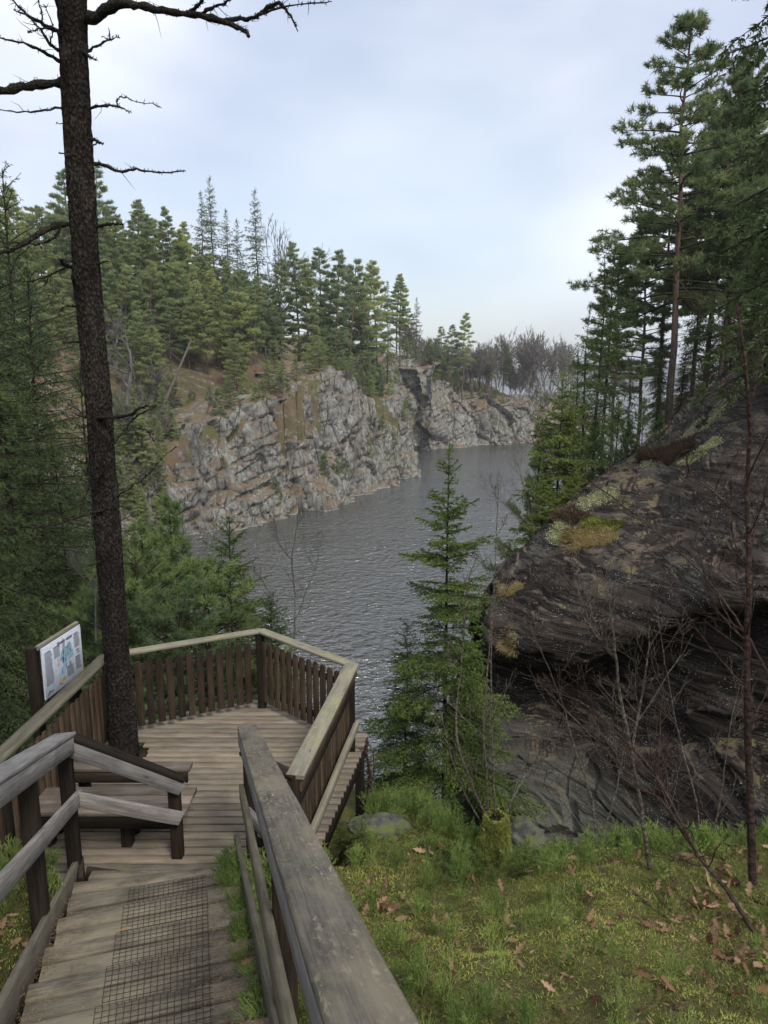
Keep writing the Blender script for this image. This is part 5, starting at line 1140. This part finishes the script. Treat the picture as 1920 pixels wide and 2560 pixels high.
def leaves():
    random.seed(12); spots=[]
    cl=[(1660,2300,.12,8),(1720,2290,.12,8),(1880,2280,.14,9),(1850,2400,.12,8),(1240,2350,.05,3),(960,2280,.08,7),(1690,2260,.28,14),(1870,2240,.30,26),(1900,2330,.28,26),(1800,2370,.2,12),(1740,2200,.2,12),(1840,2440,.25,9),(1540,2290,.25,8),(1260,2350,.10,3),(950,2260,.22,12),(935,2230,.12,7),(1180,2400,.25,6),(1130,2130,.35,8),(1440,2190,.5,9),(1000,2330,.3,5),(1500,2500,.4,6),(1620,2420,.5,8),(1350,2450,.5,7),(1780,2130,.6,10),(1300,2180,.5,8),(60,2370,.16,16),(30,2440,.18,10),(40,2480,.10,6),(80,2340,.1,8),(960,2040,.3,6),(920,2050,.2,6),(1060,2360,.2,4),(1150,2500,.2,3),(1860,2130,.4,6),(700,2420,.06,2),(790,2480,.06,2)]
    for px,py,s,n in cl:
        r=ray(px,py); k=2.2
        for _ in range(60):
            p=r*k; z=float(G(p[0],p[1],False)); k*=1+ .5*( (p[2]-z)/max(.2,abs(p[2])) ) 
        for i in range(n): spots.append((p[0]+random.gauss(0,s*.6),p[1]+random.gauss(0,s*.8)))
    for i in range(34): 
        y=random.uniform(1.7,6); spots.append((random.uniform(-.2,.55*y+.8),y))
    c=0
    for x,y in spots:
        if not stair_ok(np.array([x]),np.array([y]))[0] : continue
        z=float(gz(x,y)); o=bpy.data.objects.new('oak_leaf',random.choice(LM)); C.objects.link(o); s=random.uniform(.06,.115)
        o.location=(x,y,z+.022+random.random()*.02); o.scale=(s,s,s); o.rotation_euler=(random.gauss(0,.7),random.gauss(0,.7),random.random()*6.28)
        if x<-1: tag(o,'dry brown oak leaf on the ground left of the stairs','leaf','oak leaves left of the stairs')
        else: tag(o,'dry brown oak leaf lying on the mossy slope right of the stairs','leaf','oak leaves on the mossy slope')
        c+=1
    for px,py,z,lab in((617,2412,-3.18,'pale curled oak leaf lying on a tread at the right side of the stairs'),(312,2330,-3.42,'small brown leaf lying on the wire mesh of the stairs')):
        p=Wz(px,py,z); o=bpy.data.objects.new('oak_leaf',LM[3]); C.objects.link(o); o.location=p+[0,0,.02]; s=.10 if px>500 else .06; o.scale=(s,s,s); o.rotation_euler=(.3,.2,.9); tag(o,lab,'leaf')
leaves()
# pine-needle litter caught on the treads
def debris():
    x,y=scatter(5200,-4.4,6.2,1.2,7.5); z=gz(x,y)+.015+.02*g.random(len(x)); n=len(x); a=g.random(n)*6.3; L_=.02+.05*g.random(n)**2; d=np.stack([np.cos(a),np.sin(a),g.normal(size=n)*.35],1)*L_[:,None]; w_=np.where(g.random(n)<.4,.006,.0018)
    s=np.stack([-np.sin(a),np.cos(a),g.normal(size=n)*.5],1)*w_[:,None]; p=np.stack([x,y,z],1); V=np.stack([p-s*.6,p+d*.4-s,p+d,p+d*.4+s],1).reshape(-1,3)
    o=mk('leaf_litter',V,np.arange(4*n).reshape(-1,4),M['leaf']); tag(o,'crumbled brown leaf bits and twigs sunk in the moss','litter',kind='stuff')
debris()
def litter():
    V=[]; n=5200; k=g.integers(0,8,n); u=np.where(g.random(n)<.55,SW-np.abs(g.normal(size=n))*.14,np.where(g.random(n)<.5,np.abs(g.normal(size=n))*.10,g.random(n)*SW)); u=np.clip(u,.0,SW); v=g.random(n)*.38
    L0=np.array([npt(i) for i in range(8)])[k]; p=L0+W_*u[:,None]-E_*v[:,None]+[0,0,.004]; a=g.random(n)*6.3; d=np.stack([np.cos(a),np.sin(a),g.normal(size=n)*.12],1)*.018*(.5+g.random(n))[:,None]
    s=np.stack([-np.sin(a),np.cos(a),0*a],1)*.0011; V=np.stack([p-s,p+s,p+d+s,p+d-s],1).reshape(-1,3)
    t=NT('needle_litter_brown',.8,.1); m=t.out(t.mix(t.ramp(t.tint(),[(0,0),(1,1)]),(.10,.06,.035),(.32,.22,.13)))
    o=mk('needle_litter',V,np.arange(4*n).reshape(-1,4),m,col=np.repeat(g.random(n),4)); tag(o,'brown fallen needles gathered on the treads along the stair edges','litter',kind='stuff')
litter()
# ---- boulders, stump, seedlings
def boulder(name,label,cat,c,rad,mat,seed,rough=.2,extra=None):
    n=72; th=np.linspace(0,2*math.pi,n,endpoint=False); ph=np.linspace(.02,math.pi-.02,44); T,Pq=np.meshgrid(th,ph); d=np.stack([np.sin(Pq)*np.cos(T),np.sin(Pq)*np.sin(T),np.cos(Pq)],-1).reshape(-1,3)
    idc,b1,b2=worley(d*1.3+seed); r=1+rough*fbm(d*1.2+seed,4)+.18*(idc-.5)+.03*fbm(d*9,2); V=d*r[:,None]*np.array(rad); i=np.arange(43)[:,None]*n; j=np.arange(n)[None]; k=(j+1)%n
    o=mk(name,V,np.stack([i+j,i+n+j,i+n+k,i+k],-1).reshape(-1,4),mat,smooth=True,loc=tuple(c)); tag(o,label,cat); return o
def gp(px,py,d0=5):
    r=ray(px,py); ks=np.linspace(1.2,14,900); zz=G(r[0]*ks,r[1]*ks,False); i=np.argmax(r[2]*ks<zz); k=ks[i]; return r*k
p=gp(862,2078); boulder('boulder','grey stone under the lower corner of the walkway','boulder',p+[0,.1,.0],(.15,.13,.10),M['boulder'],2)
p=gp(950,2100); boulder('boulder','flat mossy and lichened stone right of the walkway support','boulder',p+[0,.2,-.02],(.26,.16,.08),M['boulder'],6)
p=gp(1300,2100); boulder('boulder','rounded mossy boulder at the foot of the rock beside the stump','boulder',np.array(Wd(1310,2075,7.4))+[0,0,-.1],(.26,.22,.18),M['boulder'],9)
def stump():
    p=np.array([.85,4.9,float(G(.85,4.9))-.02]); root=empty('mossy_stump',tuple(p)); tag(root,'stump wrapped in shaggy yellow-green moss at the foot of the hazel stems','stump')
    m=MB(); zt=.45; m.tube([(0,0,-.15),(0,0,zt*.5),(.0,0,zt*.9),(0,0,zt)],[.10,.09,.06,.01],12); m.build('stump_wood',M['bark'],root)
    n=16000; a=g.random(n)*6.3; h=g.random(n)*zt*1.02; r=(.125-.045*(h/zt)**2)*(1+.2*vnoise(np.stack([np.cos(a)*2,np.sin(a)*2,h*14],1))); q=np.stack([r*np.cos(a),r*np.sin(a),h],1); d=nrm(np.stack([np.cos(a),np.sin(a),0*a-.3],1)+g.normal(size=(n,3))*.7); L_=(.02+.025*g.random(n))[:,None]; s=nrm(np.cross(d,g.normal(size=(n,3))))*L_*.2
    q=q-d*L_*.5
    mk('moss_cover',np.stack([q-s,q+s,q+d*L_],1).reshape(-1,3),np.arange(3*n).reshape(-1,3),M['mossfuzz'],root,col=np.repeat(g.random(n),3))
stump()
sd_=spruce(91,.55,.26,'near','brightspruce',z0=.05,whorl=.06,nb=5,droop=.2,sec=.03,seclen=.4,nsp=.004,nl=.016,nw=.004,power=.8,trunk_r=.008)
for px,py,s,lab in((850,2120,.9,'tiny bright green spruce seedling beside the right handrail'),(905,2150,.7,'smaller spruce seedling just right of the one by the handrail'),(1310,2190,.55,'little spruce seedling in the bilberry left of the middle of the slope')):
    p=gp(px,py); put(sd_,(p[0],p[1],p[2]-.03),s,label=lab,cat='seedling')
# leafy understory down the slope next to the deck and at the foot of the spruces
def under():
    A=[];B=[];T=[]
    for i in range(640):
        if i<420: x=g.uniform(-.1,1.2); y=g.uniform(6.6,10.5)
        else: x=g.uniform(-8,-3.6); y=g.uniform(4.2,14)
        z=float(G(x,y,False)); hh=g.uniform(.12,.38)
        for s in range(9):
            d=nrm(np.array([g.normal()*.5,g.normal()*.5,1.])); p=np.array([x+g.normal()*.06,y+g.normal()*.06,z]); q=p+d*hh*g.uniform(.5,1); A.append(p);B.append(q);T.append(g.random())
            for r_ in range(2): m_=p+(q-p)*g.uniform(.4,.9); A.append(m_);B.append(m_+nrm(d+g.normal(size=3)*.6)*hh*.4);T.append(g.random())
    o=needle_mesh('undergrowth',A,B,.010,.020,.006,M['bilberry'],None,seed=3,tint=np.array(T)); tag(o,'low green undergrowth on the steep slope around and behind the deck','undergrowth',kind='stuff')
under()
# heather, dry grass and pale moss on the rock crest
def patch(label,name,mat,px,py,spread,n,L_,wid,up=.8,kind_cat='grass',n0=1):
    c=on_rock(px,py); Q=ROCK[:,40:].reshape(-1,3); dd=np.linalg.norm((Q-c)/np.array(spread),axis=1)+.55*fbm(Q*2.6,3); j=np.where(dd<.85)[0]
    if len(j)==0: j=np.argsort(dd)[:50]
    k=j[g.integers(0,len(j),n)]; p=Q[k]+g.normal(size=(n,3))*.012; d=nrm(g.normal(size=(n,3))*np.array([.8,.8,.5])+np.array([-.25,-.3,up])); l=(L_*(.4+.8*g.random(n)))[:,None]; s=nrm(np.cross(d,g.normal(size=(n,3))))*wid
    m_=p+d*l*.55; e=p+d*l+np.array([-.1,-.15,-.35])*l*.6
    V=np.stack([p-s,p+s,m_+s*.7,m_-s*.7,e],1).reshape(-1,3); b=np.arange(n)[:,None]*5
    o=mk(name,V,[b+np.array([[0,1,2,3]]),b+np.array([[3,2,4]])],mat,col=np.repeat(g.random(n),5)); tag(o,label,kind_cat,kind='stuff')
patch('dry straw-coloured grass hanging over the rock edge','dry_grass',M['drygrass'],1500,1325,(.8,.6,.30),3600,.15,.0035,.7)
patch('yellow-green moss cushion inside the dry grass on the rock','rock_moss',M['mossfuzz'],1510,1300,(.6,.5,.24),9000,.05,.008,1.,'moss')
patch('straw grass tuft low on the left nose of the rock','dry_grass',M['drygrass'],1262,1455,(.3,.3,.18),1500,.13,.003,.5)
patch('straw grass strip beneath the rock nose','dry_grass',M['drygrass'],1255,1580,(.18,.3,.3),900,.12,.003,.3)
patch('brown heather bush on the rock crest','heather',M['heather'],1655,1120,(.55,.8,.4),9000,.24,.004,1.2,'heather')
patch('smaller brown heather on the rock crest near the yellow-green spruces','heather',M['heather'],1415,1265,(.3,.6,.3),3000,.2,.004,1.2,'heather')
def palemoss():
    for i,(L_,w_,lab) in enumerate([([(1372,1330),(1400,1290),(1440,1262),(1490,1225),(1530,1208)],.17,'pale lichen band along the lower part of the rock crest'),([(1600,1150),(1660,1105),(1720,1060),(1790,1000),(1850,930)],.22,'pale lichen and moss band rising along the upper rock crest'),([(1700,1140),(1740,1115),(1790,1080)],.14,'short pale lichen strip beside the heather')]):
        n=13000; t=g.random(n)*(len(L_)-1); P=np.array([on_rock(x,y) for x,y in L_]); P=cr(P,t); q=P+g.normal(size=(n,3))*np.array([w_*.35,w_*.7,w_*.22]); 
        Q=ROCK[::2,40:260].reshape(-1,3); Q=Q[np.min(np.linalg.norm(Q[:,None]-np.array([on_rock(x,y) for x,y in L_])[None],axis=2),axis=1)<1.6]
        # drop onto the nearest rock vertex
        out_=np.empty_like(q)
        for s in range(0,n,500): out_[s:s+500]=Q[np.argmin(((q[s:s+500,None]-Q[None])**2).sum(2),axis=1)]
        q=out_+g.normal(size=(n,3))*.02; d=nrm(g.normal(size=(n,3))+np.array([0,0,.8])); l=(.008+.022*g.random(n))[:,None]; s=nrm(np.cross(d,g.normal(size=(n,3))))*l*.6
        V=np.stack([q-s,q+s,q+d*l],1).reshape(-1,3); o=mk('lichen',V,np.arange(3*n).reshape(-1,3),M['palemoss'],col=np.repeat(g.random(n),3)); tag(o,lab,'lichen',kind='stuff')
M['palemoss']=mat_leafy('pale_lichen',(.30,.31,.17),(.46,.48,.30),3,.2,0)
palemoss()
# ================================================================ HAZE
def haze():
    x0,x1,y0,y1,z0,z1=-1450,2900,-190,2900,-25,75
    V=[(x,y,z) for z in(z0,z1) for y in(y0,y1) for x in(x0,x1)]
    m=bpy.data.materials.new('thin_haze'); m.use_nodes=True; t=m.node_tree; t.nodes.clear(); o=t.nodes.new('ShaderNodeOutputMaterial'); v=t.nodes.new('ShaderNodeVolumePrincipled')
    v.inputs['Color'].default_value=(.88,.91,.97,1); v.inputs['Density'].default_value=.00036; v.inputs['Anisotropy'].default_value=.2; t.links.new(v.outputs[0],o.inputs['Volume'])
    ob=mk('haze',V,np.array([[0,2,3,1],[4,5,7,6],[0,1,5,4],[2,6,7,3],[0,4,6,2],[1,3,7,5]]),m); ob['kind']='stuff'; ob['label']='thin pale haze over the lake and the far hills'; ob['category']='haze'
haze()
